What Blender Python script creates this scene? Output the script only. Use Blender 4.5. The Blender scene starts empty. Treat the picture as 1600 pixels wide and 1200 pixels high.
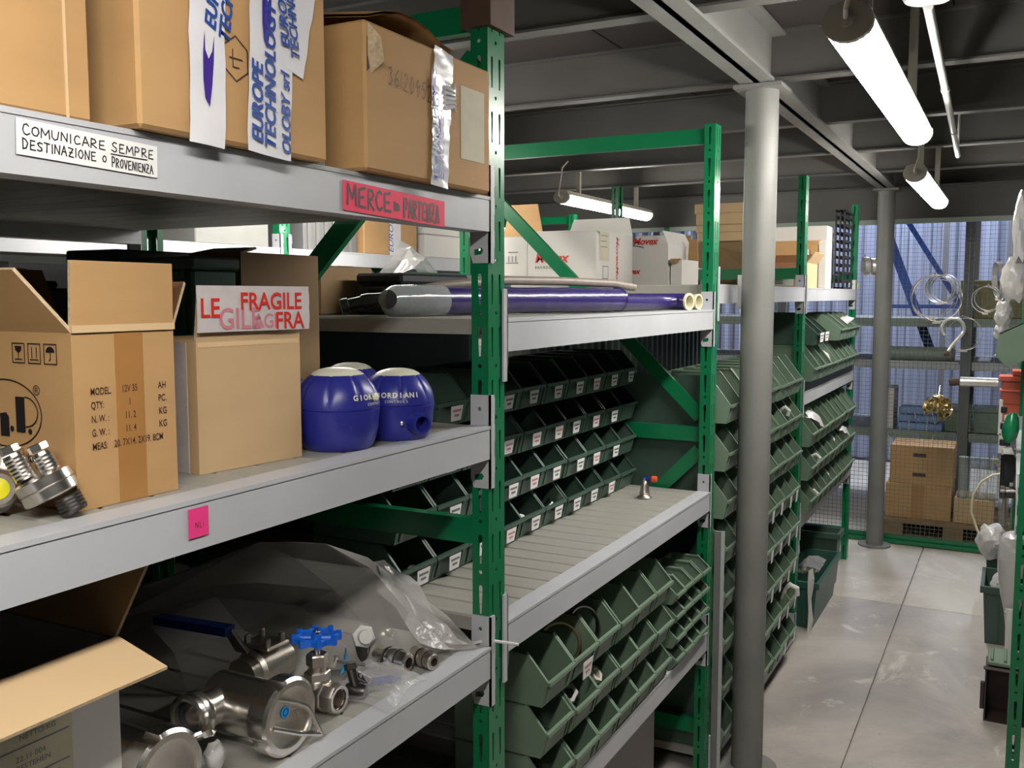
import bpy, bmesh, math, random
from mathutils import Vector, Matrix
from mathutils.geometry import tessellate_polygon
S = bpy.context.scene
COL = S.collection
R = random.Random(11)
PI = math.pi

# ------------------------------------------------------------------ camera, world, exposure
cd = bpy.data.cameras.new('camera'); cam = bpy.data.objects.new('camera', cd); COL.objects.link(cam)
cd.sensor_width = 36; cd.lens = 36 * 1478 / 1600; cd.clip_start = .02; cd.clip_end = 60
_f = Vector((-.4677, .8791, -.0929)).normalized(); _u = Vector((-.0437, .0821, .9957))
_r = _f.cross(_u).normalized(); _u = _r.cross(_f)
cam.matrix_world = Matrix(((_r.x, _u.x, -_f.x, 0), (_r.y, _u.y, -_f.y, 0), (_r.z, _u.z, -_f.z, 1.6), (0, 0, 0, 1)))
S.camera = cam
S.cycles.diffuse_bounces = 1
w = bpy.data.worlds.new('world'); S.world = w; w.use_nodes = True
w.node_tree.nodes['Background'].inputs[0].default_value = (.75, .82, 1, 1)
w.node_tree.nodes['Background'].inputs[1].default_value = .05
S.view_settings.view_transform = 'Standard'; S.view_settings.look = 'None'
S.view_settings.exposure = 0.12; S.view_settings.gamma = 1; S.view_settings.use_curve_mapping = False
LAMP = 55.0

# ------------------------------------------------------------------ materials
def lin(c):
    return tuple(((v / 255) / 12.92 if v <= 10 else (((v / 255) + .055) / 1.055) ** 2.4) for v in c)
MATS = {}
def mat(name, rgb, rough=.5, metal=0, var=0, scale=12, bump=0, bscale=60, stretch=(1, 1, 1), rgb2=None, emit=0, alpha=1, trans=0, coat=0, spec=.5, orand=0):
    m = bpy.data.materials.new(name); m.use_nodes = True; MATS[name] = m
    nt = m.node_tree; b = nt.nodes['Principled BSDF']; N = nt.nodes.new; L = nt.links.new
    c = lin(rgb)
    b.inputs['Base Color'].default_value = (*c, 1); b.inputs['Roughness'].default_value = rough
    b.inputs['Metallic'].default_value = metal; b.inputs['Alpha'].default_value = alpha
    b.inputs['Transmission Weight'].default_value = trans; b.inputs['Coat Weight'].default_value = coat
    b.inputs['Specular IOR Level'].default_value = spec
    if emit:
        b.inputs['Emission Color'].default_value = (*c, 1); b.inputs['Emission Strength'].default_value = emit
    if var or bump or rgb2 or orand:
        tc = N('ShaderNodeTexCoord'); mp = N('ShaderNodeMapping'); L(tc.outputs['Object'], mp.inputs[0])
        mp.inputs['Scale'].default_value = stretch
    if var or rgb2 or orand:
        c2 = lin(rgb2) if rgb2 else tuple(v * (1 - var) for v in c)
        n = N('ShaderNodeTexNoise'); n.inputs['Scale'].default_value = scale; n.inputs['Detail'].default_value = 5
        L(mp.outputs[0], n.inputs['Vector'])
        r = N('ShaderNodeValToRGB'); r.color_ramp.elements[0].position = .34; r.color_ramp.elements[1].position = .66
        r.color_ramp.elements[0].color = (*c2, 1); r.color_ramp.elements[1].color = (*c, 1)
        L(n.outputs['Fac'], r.inputs[0]); out = r.outputs[0]
        if orand:
            oi = N('ShaderNodeObjectInfo'); mr = N('ShaderNodeMapRange'); L(oi.outputs['Random'], mr.inputs[0])
            mr.inputs[3].default_value = 1 - orand; mr.inputs[4].default_value = 1 + orand
            hs = N('ShaderNodeHueSaturation'); L(mr.outputs[0], hs.inputs['Value']); L(out, hs.inputs['Color']); out = hs.outputs[0]
        L(out, b.inputs['Base Color'])
    if bump:
        n2 = N('ShaderNodeTexNoise'); n2.inputs['Scale'].default_value = bscale; n2.inputs['Detail'].default_value = 4
        L(mp.outputs[0], n2.inputs['Vector'])
        bp = N('ShaderNodeBump'); bp.inputs['Strength'].default_value = bump; bp.inputs['Distance'].default_value = .004
        L(n2.outputs['Fac'], bp.inputs['Height']); L(bp.outputs[0], b.inputs['Normal'])
    return m
mat('green_paint', (14, 122, 76), .28, 0, .12, 6, coat=.2)
mat('grey_beam', (196, 198, 203), .4, 0, .1, 5, .05, 90)
mat('grey_plank', (172, 170, 162), .5, .1, .16, 9, .05, 50, (.4, 3, 1))
mat('grey_steel', (132, 132, 128), .5, 0, .2, 4, .1, 60)
mat('ceiling_deck', (72, 66, 64), .42, .1, .2, 3)
mat('joist_grey', (98, 96, 93), .5, 0, .15, 5)
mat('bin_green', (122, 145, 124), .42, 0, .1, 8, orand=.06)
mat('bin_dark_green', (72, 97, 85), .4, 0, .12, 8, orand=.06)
mat('bin_teal', (52, 96, 84), .4, 0, .12, 8)
mat('bin_brown', (58, 46, 46), .5, 0, .12, 8)
mat('red_plastic', (216, 102, 80), .4, 0, .1, 10)
mat('carton', (196, 155, 104), .75, 0, .11, 5, .06, 40, (1, 1, 3))
mat('carton_tan', (206, 174, 132), .75, 0, .07, 6, .05, 40, (1, 1, 3))
mat('carton_light', (224, 192, 148), .75, 0, .06, 6, .05, 40)
mat('carton_dull', (150, 122, 88), .8, 0, .1, 6)
mat('carton_edge', (216, 192, 156), .85, 0, .3, 160)
mat('carton_inside', (128, 88, 56), .85, 0, .12, 6)
mat('white_card', (222, 218, 212), .65, 0, .04, 5)
mat('grey_card', (172, 168, 166), .7, 0, .05, 5)
mat('brown_tape', (178, 128, 72), .3, 0, .08, 8, coat=.3)
mat('white_tape', (236, 236, 240), .22, 0, .05, 20, .25, 35, coat=.4)
mat('clear_tape', (214, 206, 206), .2, 0, .12, 25, .4, 40, coat=.4)
mat('ink_blue', (28, 72, 160), .4); mat('ink_purple', (58, 22, 140), .4); mat('ink_black', (28, 24, 26), .5)
mat('ink_brown', (70, 44, 34), .6); mat('ink_red', (214, 44, 34), .4); mat('ink_pink', (206, 130, 142), .4); mat('ink_grey', (120, 120, 124), .5)
mat('paper', (240, 240, 238), .7); mat('paper_cream', (212, 204, 178), .7, 0, .08, 30)
mat('red_paper', (244, 44, 92), .6); mat('pink_paper', (244, 62, 140), .6)
mat('blue_plastic', (46, 50, 146), .34, 0, .08, 5, .03, 120)
mat('cream_plastic', (226, 224, 206), .4)
mat('steel', (232, 228, 222), .24, 1, .1, 12, .05, 40)
mat('steel_cast', (208, 200, 190), .36, 1, .16, 20, .12, 120)
mat('steel_bright', (228, 225, 218), .3, .55, .08, 12)
mat('steel_dark', (104, 100, 98), .35, 1, .2, 20)
mat('black_void', (20, 20, 22), .7); mat('dark_rubber', (26, 26, 30), .6)
mat('wheel_blue', (24, 104, 220), .3, 0, .1, 30, coat=.4); mat('lever_blue', (22, 48, 128), .4)
mat('sticker_blue', (40, 160, 230), .4); mat('yellow_cap', (232, 222, 30), .4)
mat('hose_purple', (50, 38, 104), .3, 0, .15, 30, .2, 60, coat=.5); mat('hose_grey', (138, 128, 118), .45, 0, .15, 50)
mat('hose_cream', (226, 218, 180), .5)
mat('wood_brown', (92, 68, 56), .7, 0, .3, 14); mat('pallet_wood', (150, 126, 92), .8, 0, .2, 10, stretch=(1, 6, 6))
mat('lamp_body', (196, 190, 178), .45, 0, .06, 10); mat('white_paint', (226, 226, 220), .4)
mat('hall_fill_glow', (225, 235, 255), .4, emit=LAMP * 4)  # cool fill for the two added hall lamps
mat('lamp_glow', (255, 250, 242), .4, emit=LAMP)
mat('mesh_wire', (112, 120, 112), .5, .3)
mat('wall_blue', (168, 174, 196), .5, 0, .1, 2); mat('blue_paint', (52, 92, 178), .4, 0, .1, 6)
mat('grey_green', (150, 164, 152), .5, 0, .1, 5); mat('wall_grey', (122, 122, 124), .7, 0, .12, 2)
mat('light_blue', (146, 178, 230), .5, 0, .1, 10); mat('olive_card', (156, 146, 96), .7, 0, .1, 8)
mat('brass', (228, 208, 158), .28, 1, .2, 20); mat('orange_knob', (236, 96, 40), .4); mat('yellow_tag', (226, 232, 50), .5)
mat('foil_gold', (206, 190, 120), .25, .6, .2, 20)
mat('black_plastic', (34, 34, 40), .45, 0, .1, 20); mat('white_nylon', (232, 230, 226), .4); mat('timber', (226, 196, 140), .7, 0, .1, 10)

def floor_mat(name, base, dark, pale):
    m = bpy.data.materials.new(name); m.use_nodes = True; MATS[name] = m
    nt = m.node_tree; b = nt.nodes['Principled BSDF']; N = nt.nodes.new; L = nt.links.new; tc = N('ShaderNodeTexCoord')
    def layer(scale, lo, hi, stretch, rough=.6, dist=0):
        mp = N('ShaderNodeMapping'); mp.inputs['Scale'].default_value = stretch; L(tc.outputs['Object'], mp.inputs[0])
        n = N('ShaderNodeTexNoise'); n.inputs['Scale'].default_value = scale; n.inputs['Detail'].default_value = 7; n.inputs['Roughness'].default_value = rough; n.inputs['Distortion'].default_value = dist
        L(mp.outputs[0], n.inputs['Vector']); r = N('ShaderNodeMapRange'); r.inputs[1].default_value = lo; r.inputs[2].default_value = hi; L(n.outputs['Fac'], r.inputs[0]); return r.outputs[0]
    def mix(f, a, c):
        x = N('ShaderNodeMix'); x.data_type = 'RGBA'; L(f, x.inputs[0])
        if isinstance(a, tuple): x.inputs[6].default_value = (*lin(a), 1)
        else: L(a, x.inputs[6])
        x.inputs[7].default_value = (*lin(c), 1); return x.outputs[2]
    c = mix(layer(1.3, .42, .66, (1, .8, 1), .65, .6), base, dark)
    c = mix(layer(3.2, .57, .7, (1, .7, 1), .75, 1.2), c, pale)
    c = mix(layer(38, .62, .8, (1, .6, 1), .6), c, dark)
    L(c, b.inputs['Base Color']); b.inputs['Roughness'].default_value = .48
    n2 = N('ShaderNodeTexNoise'); n2.inputs['Scale'].default_value = 30; L(tc.outputs['Object'], n2.inputs['Vector']); bp = N('ShaderNodeBump'); bp.inputs['Strength'].default_value = .12; bp.inputs['Distance'].default_value = .003
    L(n2.outputs['Fac'], bp.inputs['Height']); L(bp.outputs[0], b.inputs['Normal'])
floor_mat('concrete', (190, 182, 173), (150, 144, 140), (222, 216, 205))
floor_mat('concrete_pale', (204, 196, 182), (176, 168, 156), (220, 212, 198))
def plastic_film(name, tint, opacity, rough=.2, bump=.4, bscale=30):
    m = bpy.data.materials.new(name); m.use_nodes = True; MATS[name] = m
    nt = m.node_tree; N = nt.nodes.new; L = nt.links.new; nt.nodes.clear()
    o = N('ShaderNodeOutputMaterial'); mx = N('ShaderNodeMixShader'); t = N('ShaderNodeBsdfTransparent'); b = N('ShaderNodeBsdfPrincipled')
    b.inputs['Base Color'].default_value = (*lin(tint), 1); b.inputs['Roughness'].default_value = rough
    b.inputs['Specular IOR Level'].default_value = 1.0
    lw = N('ShaderNodeLayerWeight'); lw.inputs[0].default_value = .35
    mr = N('ShaderNodeMapRange'); mr.inputs[3].default_value = opacity; mr.inputs[4].default_value = min(1, opacity + .45)
    n = N('ShaderNodeTexNoise'); n.inputs['Scale'].default_value = bscale; tc = N('ShaderNodeTexCoord'); L(tc.outputs['Object'], n.inputs['Vector'])
    bp = N('ShaderNodeBump'); bp.inputs['Strength'].default_value = bump; bp.inputs['Distance'].default_value = .006
    L(n.outputs['Fac'], bp.inputs['Height']); L(bp.outputs[0], b.inputs['Normal']); L(bp.outputs[0], lw.inputs['Normal'])
    L(lw.outputs['Facing'], mr.inputs[0]); L(mr.outputs[0], mx.inputs[0]); L(t.outputs[0], mx.inputs[1]); L(b.outputs[0], mx.inputs[2]); L(mx.outputs[0], o.inputs[0])
    return m
plastic_film('film_big', (236, 232, 226), .33, .2, .5, 14)
plastic_film('film_small', (232, 232, 236), .16, .15, .7, 60)
plastic_film('film_milky', (228, 226, 224), .72, .25, .8, 45)
plastic_film('film_clear', (215, 222, 218), .3, .1, .3, 40)

# ------------------------------------------------------------------ mesh builder
class MB:
    def __init__(s): s.v = []; s.f = []; s.m = []; s.cur = 0
    def add(s, vs, fs):
        o = len(s.v); s.v += [tuple(p) for p in vs]
        for f in fs: s.f.append(tuple(i + o for i in f)); s.m.append(s.cur)
        return s
    def mi(s, k): s.cur = k; return s
    def box(s, a, b):
        (x0, y0, z0), (x1, y1, z1) = a, b
        return s.add([(x0, y0, z0), (x1, y0, z0), (x1, y1, z0), (x0, y1, z0), (x0, y0, z1), (x1, y0, z1), (x1, y1, z1), (x0, y1, z1)],
                     [(0, 3, 2, 1), (4, 5, 6, 7), (0, 1, 5, 4), (1, 2, 6, 5), (2, 3, 7, 6), (3, 0, 4, 7)])
    def hexa(s, p): # 8 points: bottom ring 4, top ring 4
        return s.add(p, [(0, 3, 2, 1), (4, 5, 6, 7), (0, 1, 5, 4), (1, 2, 6, 5), (2, 3, 7, 6), (3, 0, 4, 7)])
    def bbox(s, a, b, c=.004): # chamfered box (octagonal in z)
        (x0, y0, z0), (x1, y1, z1) = a, b
        ring = lambda z, e: [(x0 + e, y0, z), (x1 - e, y0, z), (x1, y0 + e, z), (x1, y1 - e, z), (x1 - e, y1, z), (x0 + e, y1, z), (x0, y1 - e, z), (x0, y0 + e, z)]
        i2 = lambda z: [(x0 + c, y0 + c, z), (x1 - c, y0 + c, z), (x1 - c, y0 + c, z), (x1 - c, y1 - c, z), (x1 - c, y1 - c, z), (x0 + c, y1 - c, z), (x0 + c, y1 - c, z), (x0 + c, y0 + c, z)]
        return s.loft([i2(z0), ring(z0 + c, c), ring(z1 - c, c), i2(z1)], caps=True)
    def loft(s, rings, caps=True, closed=True):
        n = len(rings[0]); vs = [p for r in rings for p in r]; fs = []
        for k in range(len(rings) - 1):
            for i in range(n if closed else n - 1):
                j = (i + 1) % n
                fs.append((k * n + i, k * n + j, (k + 1) * n + j, (k + 1) * n + i))
        if caps: fs += [tuple(range(n - 1, -1, -1)), tuple(range((len(rings) - 1) * n, len(rings) * n))]
        return s.add(vs, fs)
    def tube(s, pts, r, n=10, caps=True, closed=False):
        P = [Vector(p) for p in pts]; m = len(P); rr = r if isinstance(r, (list, tuple)) else [r] * m
        rings = []; t0 = None; nrm = None
        for i in range(m):
            if closed: t = (P[(i + 1) % m] - P[i - 1])
            else: t = P[min(i + 1, m - 1)] - P[max(i - 1, 0)]
            t.normalize()
            if nrm is None: nrm = t.orthogonal().normalized()
            else: nrm = (nrm - t * nrm.dot(t)); nrm = nrm.normalized() if nrm.length > 1e-6 else t.orthogonal().normalized()
            b = t.cross(nrm)
            rings.append([P[i] + (nrm * math.cos(a) + b * math.sin(a)) * rr[i] for a in (2 * PI * k / n for k in range(n))])
        if closed:
            rings.append(rings[0]); caps = False
        return s.loft(rings, caps)
    def cyl(s, a, b, r, n=16, r2=None): return s.tube([a, b], [r, r if r2 is None else r2], n)
    def lathe(s, prof, n=24, o=(0, 0, 0), ax=(0, 0, 1), caps=True, ph=0): # prof: (radius, height along axis)
        a = Vector(ax).normalized(); u = a.orthogonal().normalized(); v = a.cross(u); O = Vector(o)
        rings = [[O + a * h + (u * math.cos(t) + v * math.sin(t)) * max(r, 1e-5) for t in (ph + 2 * PI * k / n for k in range(n))] for r, h in prof]
        return s.loft(rings, caps)
    def plate(s, loops, fr, t): # loops: outer + holes in 2-D; fr: function (u,v,w)->3-D ; t thickness along w
        loops = [[Vector((x, y, 0)) for x, y in lp] for lp in loops]
        flat = [p for lp in loops for p in lp]; tri = tessellate_polygon(loops)
        n = len(flat)
        vs = [fr(p.x, p.y, 0) for p in flat] + [fr(p.x, p.y, t) for p in flat]
        fs = [tuple(x) for x in tri] + [tuple(i + n for i in reversed(x)) for x in tri]
        k = 0
        for lp in loops:
            m = len(lp)
            for i in range(m):
                j = (i + 1) % m; fs.append((k + i, k + j, n + k + j, n + k + i))
            k += m
        return s.add(vs, fs)
    def quad(s, p): return s.add(p, [tuple(range(len(p)))])
    def mesh(s, name, mats, smooth=False):
        me = bpy.data.meshes.new(name); me.from_pydata(s.v, [], s.f)
        for m in (mats if isinstance(mats, (list, tuple)) else [mats]): me.materials.append(MATS[m])
        me.polygons.foreach_set('material_index', s.m)
        bm = bmesh.new(); bm.from_mesh(me); bmesh.ops.recalc_face_normals(bm, faces=bm.faces); bm.to_mesh(me); bm.free()
        if smooth:
            me.polygons.foreach_set('use_smooth', [True] * len(me.polygons))
            try: me.set_sharp_from_angle(angle=math.radians(38))
            except Exception: pass
        return me
    def build(s, name, mats, parent=None, smooth=False):
        return link(name, s.mesh(name, mats, smooth), parent)
def link(name, me, parent=None, loc=None):
    o = bpy.data.objects.new(name, me); COL.objects.link(o)
    if parent: o.parent = parent
    if loc is not None: o.location = loc
    return o
def tag(o, label, cat, group=None, kind=None):
    if label: o['label'] = label
    if cat: o['category'] = cat
    if group: o['group'] = group
    if kind: o['kind'] = kind
    return o
def thing(name, label, cat, loc=(0, 0, 0), rz=0, group=None, rot=None):
    o = bpy.data.objects.new(name, None); COL.objects.link(o); o.empty_display_size = .05
    o.location = loc; o.rotation_euler = rot if rot else (0, 0, rz)
    return tag(o, label, cat, group)
def struct(name, mb, m, parent=None, smooth=False):
    o = mb.build(name, m, parent, smooth)
    if not parent: o['kind'] = 'structure'
    return o
def dup(o, loc, label=None, rz=None, group=None):
    c = o.copy(); COL.objects.link(c); c.location = loc
    if rz is not None: c.rotation_euler = (0, 0, rz)
    if label: c['label'] = label
    if group: c['group'] = group
    for ch in list(o.children):
        d = ch.copy(); COL.objects.link(d); d.parent = c
        for g in list(ch.children):
            e = g.copy(); COL.objects.link(e); e.parent = d
    return c
def frame(o, u, v):
    u = Vector(u).normalized(); v = Vector(v); v = (v - u * v.dot(u)).normalized(); n = u.cross(v)
    return Matrix(((u.x, v.x, n.x, o[0]), (u.y, v.y, n.y, o[1]), (u.z, v.z, n.z, o[2]), (0, 0, 0, 1)))
def text(name, parent, s, size, fr, m, shear=0, bold=0, align='LEFT', sx=1, space=1, lift=.0006):
    c = bpy.data.curves.new('t', 'FONT'); c.body = s; c.size = size; c.shear = shear; c.offset = bold; c.align_x = align; c.space_character = space
    c.resolution_u = 3; c.fill_mode = 'FRONT'
    o = bpy.data.objects.new('t', c); COL.objects.link(o)
    dg = bpy.context.evaluated_depsgraph_get(); me = bpy.data.meshes.new_from_object(o.evaluated_get(dg))
    bpy.data.objects.remove(o); bpy.data.curves.remove(c)
    me.transform(Matrix.Translation((0, 0, lift))); me.transform(Matrix.Diagonal((sx, 1, 1, 1))); me.transform(fr)
    me.materials.clear(); me.materials.append(MATS[m]); me.name = name
    return link(name, me, parent)
# hand lettering: polylines on a unit cell
G = {'C': [[(.9, .85), (.6, 1), (.25, .85), (.05, .45), (.25, .08), (.6, 0), (.95, .15)]], 'O': [[(.5, 1), (.15, .8), (.05, .4), (.3, .03), (.7, .05), (.95, .45), (.8, .88), (.5, 1)]],
 'M': [[(.02, 0), (.1, 1), (.5, .35), (.88, 1), (.98, 0)]], 'U': [[(.05, 1), (.08, .3), (.35, 0), (.75, .1), (.92, .4), (.95, 1)]], 'N': [[(.05, 0), (.1, 1), (.85, .05), (.95, 1)]],
 'I': [[(.5, 0), (.5, 1)]], 'A': [[(0, 0), (.5, 1), (1, 0)], [(.2, .38), (.82, .38)]], 'R': [[(.1, 0), (.1, 1), (.7, .95), (.85, .72), (.6, .5), (.12, .45), (.95, 0)]],
 'E': [[(.9, 1), (.1, .95), (.12, .02), (.95, 0)], [(.12, .5), (.75, .52)]], 'S': [[(.9, .85), (.5, 1), (.12, .8), (.3, .55), (.8, .42), (.9, .15), (.5, 0), (.05, .12)]],
 'P': [[(.1, 0), (.12, 1), (.7, .95), (.9, .72), (.65, .48), (.12, .45)]], 'D': [[(.1, 0), (.1, 1), (.6, .88), (.95, .5), (.6, .08), (.1, 0)]], 'T': [[(0, 1), (1, .98)], [(.5, 1), (.48, 0)]],
 'Z': [[(.05, 1), (.9, .97), (.08, .03), (.98, 0)], [(.25, .5), (.78, .52)]], 'V': [[(0, 1), (.5, 0), (1, 1)]], 'i': [[(.5, 0), (.5, .6)], [(.5, .8), (.5, .86)]],
 'n': [[(.1, 0), (.12, .6), (.3, .45), (.6, .6), (.8, .4), (.82, 0)]], 'L': [[(.1, 1), (.1, 0), (.9, .02)]],
 '3': [[(.1, .9), (.6, 1), (.8, .8), (.45, .58), (.85, .35), (.6, .02), (.1, .08)]], '6': [[(.8, .98), (.35, .7), (.12, .25), (.4, 0), (.8, .12), (.8, .4), (.5, .5), (.18, .32)]],
 '1': [[(.5, 1), (.5, 0)]], '2': [[(.1, .8), (.4, 1), (.8, .85), (.7, .5), (.1, .02), (.9, 0)]], '0': [[(.5, 1), (.12, .6), (.3, .02), (.75, .15), (.85, .7), (.5, 1)]],
 '9': [[(.85, .75), (.5, 1), (.15, .75), (.4, .5), (.85, .72), (.8, .3), (.6, 0)]], '5': [[(.9, 1), (.25, .95), (.2, .55), (.7, .55), (.85, .25), (.55, 0), (.1, .08)]]}
def strokes(name, parent, items, fr, m, wd, jit=.03, lift=.0008): # items: (char, x, y, w, h) ; or ('-', polyline)
    mb = MB()
    for it in items:
        lines = [it[1]] if it[0] == '-' else [[(it[1] + (px + R.uniform(-jit, jit)) * it[3], it[2] + (py + R.uniform(-jit, jit)) * it[4]) for px, py in l] for l in G[it[0]]]
        for l in lines:
            for a, b in zip(l, l[1:]):
                d = Vector((b[0] - a[0], b[1] - a[1])); k = d.length or 1e-6; d /= k; q = Vector((-d.y, d.x)) * wd / 2; e = d * wd * .35
                z = lift + R.uniform(0, .0001)
                mb.quad([fr @ Vector((a[0] - e.x + q.x, a[1] - e.y + q.y, z)), fr @ Vector((a[0] - e.x - q.x, a[1] - e.y - q.y, z)), fr @ Vector((b[0] + e.x - q.x, b[1] + e.y - q.y, z)), fr @ Vector((b[0] + e.x + q.x, b[1] + e.y + q.y, z))])
    return mb.build(name, m, parent)
def word(s, x, y, w, h, gap, big=1.0):
    out = []
    for i, ch in enumerate(s):
        if ch != ' ':
            k = big if (i == 0 or s[i - 1] == ' ') and big else 1
            ww = w * (.35 if ch in 'I1i' else 1.25 if ch == 'M' else 1) * (1 + .1 * (k - 1))
            out.append((ch, x, y + R.uniform(-.03, .03) * h, ww, h * k)); x += ww + gap
        else: x += w * .6
    return out
def sheet(name, parent, m, fr, w, h, t=.0004, nx=1, curl=None): # thin paper or tape rectangle lying on a face
    mb = MB()
    if curl is None: mb.hexa([fr @ Vector(p) for p in ((0, 0, 0.0001), (w, 0, 0.0001), (w, h, 0.0001), (0, h, 0.0001), (0, 0, t), (w, 0, t), (w, h, t), (0, h, t))])
    else:
        rows = []
        for i in range(nx + 1):
            y = h * i / nx; rows.append([fr @ Vector((x * w, y, t + curl(x, i / nx))) for x in (0, .25, .5, .75, 1)])
        mb.loft(rows, False, False)
    return mb.build(name, m, parent, smooth=curl is not None)
def ring_pts(c, r, ax, n=24, a0=0, a1=2 * PI):
    a = Vector(ax).normalized(); u = a.orthogonal().normalized(); v = a.cross(u)
    closed = abs(a1 - a0 - 2 * PI) < 1e-6
    return [Vector(c) + (u * math.cos(t) + v * math.sin(t)) * r for t in (a0 + (a1 - a0) * i / (n if closed else n - 1) for i in range(n))]

# ------------------------------------------------------------------ room
fl = MB().box((-4.3, -2.7, -.12), (2.4, 9.7, -.012)); floor = struct('floor', fl, 'concrete')
xs = [-4.28, -2.6, -.458, 1.2, 2.38]; ys = [-2.68, -.2, 2.5, 5.18, 7.6, 9.68]
for i in range(4):
    for j in range(5):
        g = .0035
        MB().bbox((xs[i] + g, ys[j] + g, -.012), (xs[i + 1] - g, ys[j + 1] - g, 0), .002).build('slab', 'concrete_pale' if (j >= 3) else 'concrete', floor)
struct('wall_left', MB().box((-4.4, -2.7, 0), (-4.3, 9.7, 4.6)), 'wall_grey')
struct('wall_right', MB().box((2.4, -2.7, 0), (2.5, 9.7, 4.6)), 'wall_grey')
struct('wall_near', MB().box((-4.4, -2.8, 0), (2.5, -2.7, 4.6)), 'wall_grey')
wf = struct('wall_far', MB().box((-4.4, 9.75, 0), (2.5, 9.85, 4.6)), 'wall_blue')
cor = MB()                                                                # corrugated blue cladding sheets
prof = []
x = 0
while x < 1.0: prof += [(x, 0), (x + .06, 0), (x + .08, -.03), (x + .12, -.03)]; x += .14
cor.loft([[(px, py, z) for px, py in prof] for z in (0, 4.4)], False, False)
cm = cor.mesh('cladding_sheet', 'wall_blue')
for k in range(6): link('cladding_sheet', cm, wf, (-4.3 + k * 1.1, 9.745, .02))
ce = struct('ceiling', MB().box((-4.3, -2.7, 2.46), (2.4, 6.62, 2.5)), 'ceiling_deck')
px_ = [-4.3, -3.4, -2.3, -1.24, -.2, .85, 2.4]
for i in range(6):
    for j in range(4):
        MB().box((px_[i] + .003, -2.68 + j * 2.32 + .003, 2.448), (px_[i + 1] - .003, -2.68 + (j + 1) * 2.32 - .003, 2.46)).build('deck_panel', 'ceiling_deck', ce)
hc = struct('trim_1', MB().box((-4.3, 6.62, 4.4), (2.4, 9.7, 4.5)), 'wall_grey')
struct('trim_2', MB().box((-4.3, 6.62, 2.3), (2.4, 6.68, 4.4)), 'joist_grey')
# steel floor frame of the mezzanine
def ibeam(l, wf_, h, t=.007):
    mb = MB(); mb.box((0, -wf_ / 2, 0), (l, wf_ / 2, t)); mb.box((0, -t / 2, t), (l, t / 2, h - t)); mb.box((0, -wf_ / 2, h - t), (l, wf_ / 2, h)); return mb
jm = ibeam(6.66, .058, .158).mesh('ceiling_joist', 'joist_grey')
for k in range(11):
    o = link('ceiling_joist', jm, ce, (-4.28, -2.0 + k * .862, 2.29))
mbm = MB()
for sx in (-1, 1):
    xw = -.745 + sx * .003
    mbm.box((min(xw, xw + sx * .006), -2.6, 2.262), (max(xw, xw + sx * .006), 6.6, 2.44))
    for z in (2.262, 2.431): mbm.box((min(xw, xw + sx * .05), -2.6, z), (max(xw, xw + sx * .05), 6.6, z + .009))
mbm.build('main_beam', 'grey_steel', ce)
eb = MB().box((-4.28, 6.53, 2.085), (2.38, 6.54, 2.29)); eb.box((-4.28, 6.5, 2.08), (2.38, 6.6, 2.088)); eb.box((-4.28, 6.5, 2.282), (2.38, 6.6, 2.29))
eb.build('edge_beam', 'joist_grey', ce)
def column(y, label):
    t = thing('steel_column', label, 'column', (-.745, y, 0))
    MB().lathe([(.052, .012), (.052, 2.25)], 32).build('shaft', 'grey_steel', t, True)
    MB().lathe([(.1, 0), (.1, .012)], 32).build('base_plate', 'grey_steel', t)
    MB().box((-.075, -.075, 2.248), (.075, .075, 2.26)).build('cap_plate', 'grey_steel', t)
column(3.1, 'round grey steel column standing in the foreground before the green bins')
column(6.37, 'round grey steel column at the far end beside the wire fence')

# ------------------------------------------------------------------ lamps
def lamp(x, y, z, L, label, rz=0, glow='lamp_glow'):
    t = thing('tube_lamp', label, 'ceiling lamp', (x, y, z), rz)
    hw = .042
    d = MB(); prof = [(-hw, .012)] + [(-hw * math.cos(a), -.034 * math.sin(a) ** .8) for a in (PI * k / 10 for k in range(1, 10))] + [(hw, .012)]
    d.loft([[(px, yy, pz) for px, pz in prof] for yy in (.02, L - .02)], True); d.build('diffuser', glow, t, True)
    b = MB(); pr = [(-hw, .013), (-hw * .8, .036), (hw * .8, .036), (hw, .013)]
    b.loft([[(px, yy, pz) for px, pz in pr] for yy in (.004, L - .004)], True); b.build('housing', 'lamp_body', t)
    for yy, s in ((0, 'end_cap'), (L - .022, 'end_cap')):
        e = MB(); pts = [(.046 * math.cos(a), .003 + .037 * math.sin(a)) for a in (2 * PI * k / 20 for k in range(20))]
        e.loft([[(px, yy, pz) for px, pz in pts], [(px, yy + .022, pz) for px, pz in pts]], True); e.build(s, 'lamp_body', t)
    g = MB(); g.lathe([(.013, 0), (.013, .012), (.009, .012), (.009, .02)], 12, (0, 0, .004), (0, -1, 0)); g.build('cable_gland', 'lamp_body', t, True)
    MB().tube([(0, -.018, .004), (.004, -.045, .012), (.02, -.06, .06), (.03, -.05, .15), (.03, .02, .19)], .0045, 8).build('cable', 'lamp_body', t, True)
    for yy in (.22, L - .22): MB().box((-.012, yy, .034), (.012, yy + .02, 2.449 - z if z < 3 else 4.401 - z)).build('hanger', 'lamp_body', t)
    return t
lamp(-.298, 1.87, 2.1, 1.39, 'lit tube lamp hanging nearest over the aisle, upper right')
lamp(-.395, 4.27, 2.1, 1.39, 'lit tube lamp hanging farther down the aisle before the wire fence')
lamp(-2.2, 4.7, 2.13, 1.35, 'lit tube lamp over the next aisle above the white boxes', -.0)
lamp(-.25, -.75, 2.1, 1.39, 'lit tube lamp over the aisle behind the viewer')
lamp(-2.2, 1.9, 2.1, 1.39, 'lit tube lamp over the next aisle behind the stacked cartons')
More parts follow.
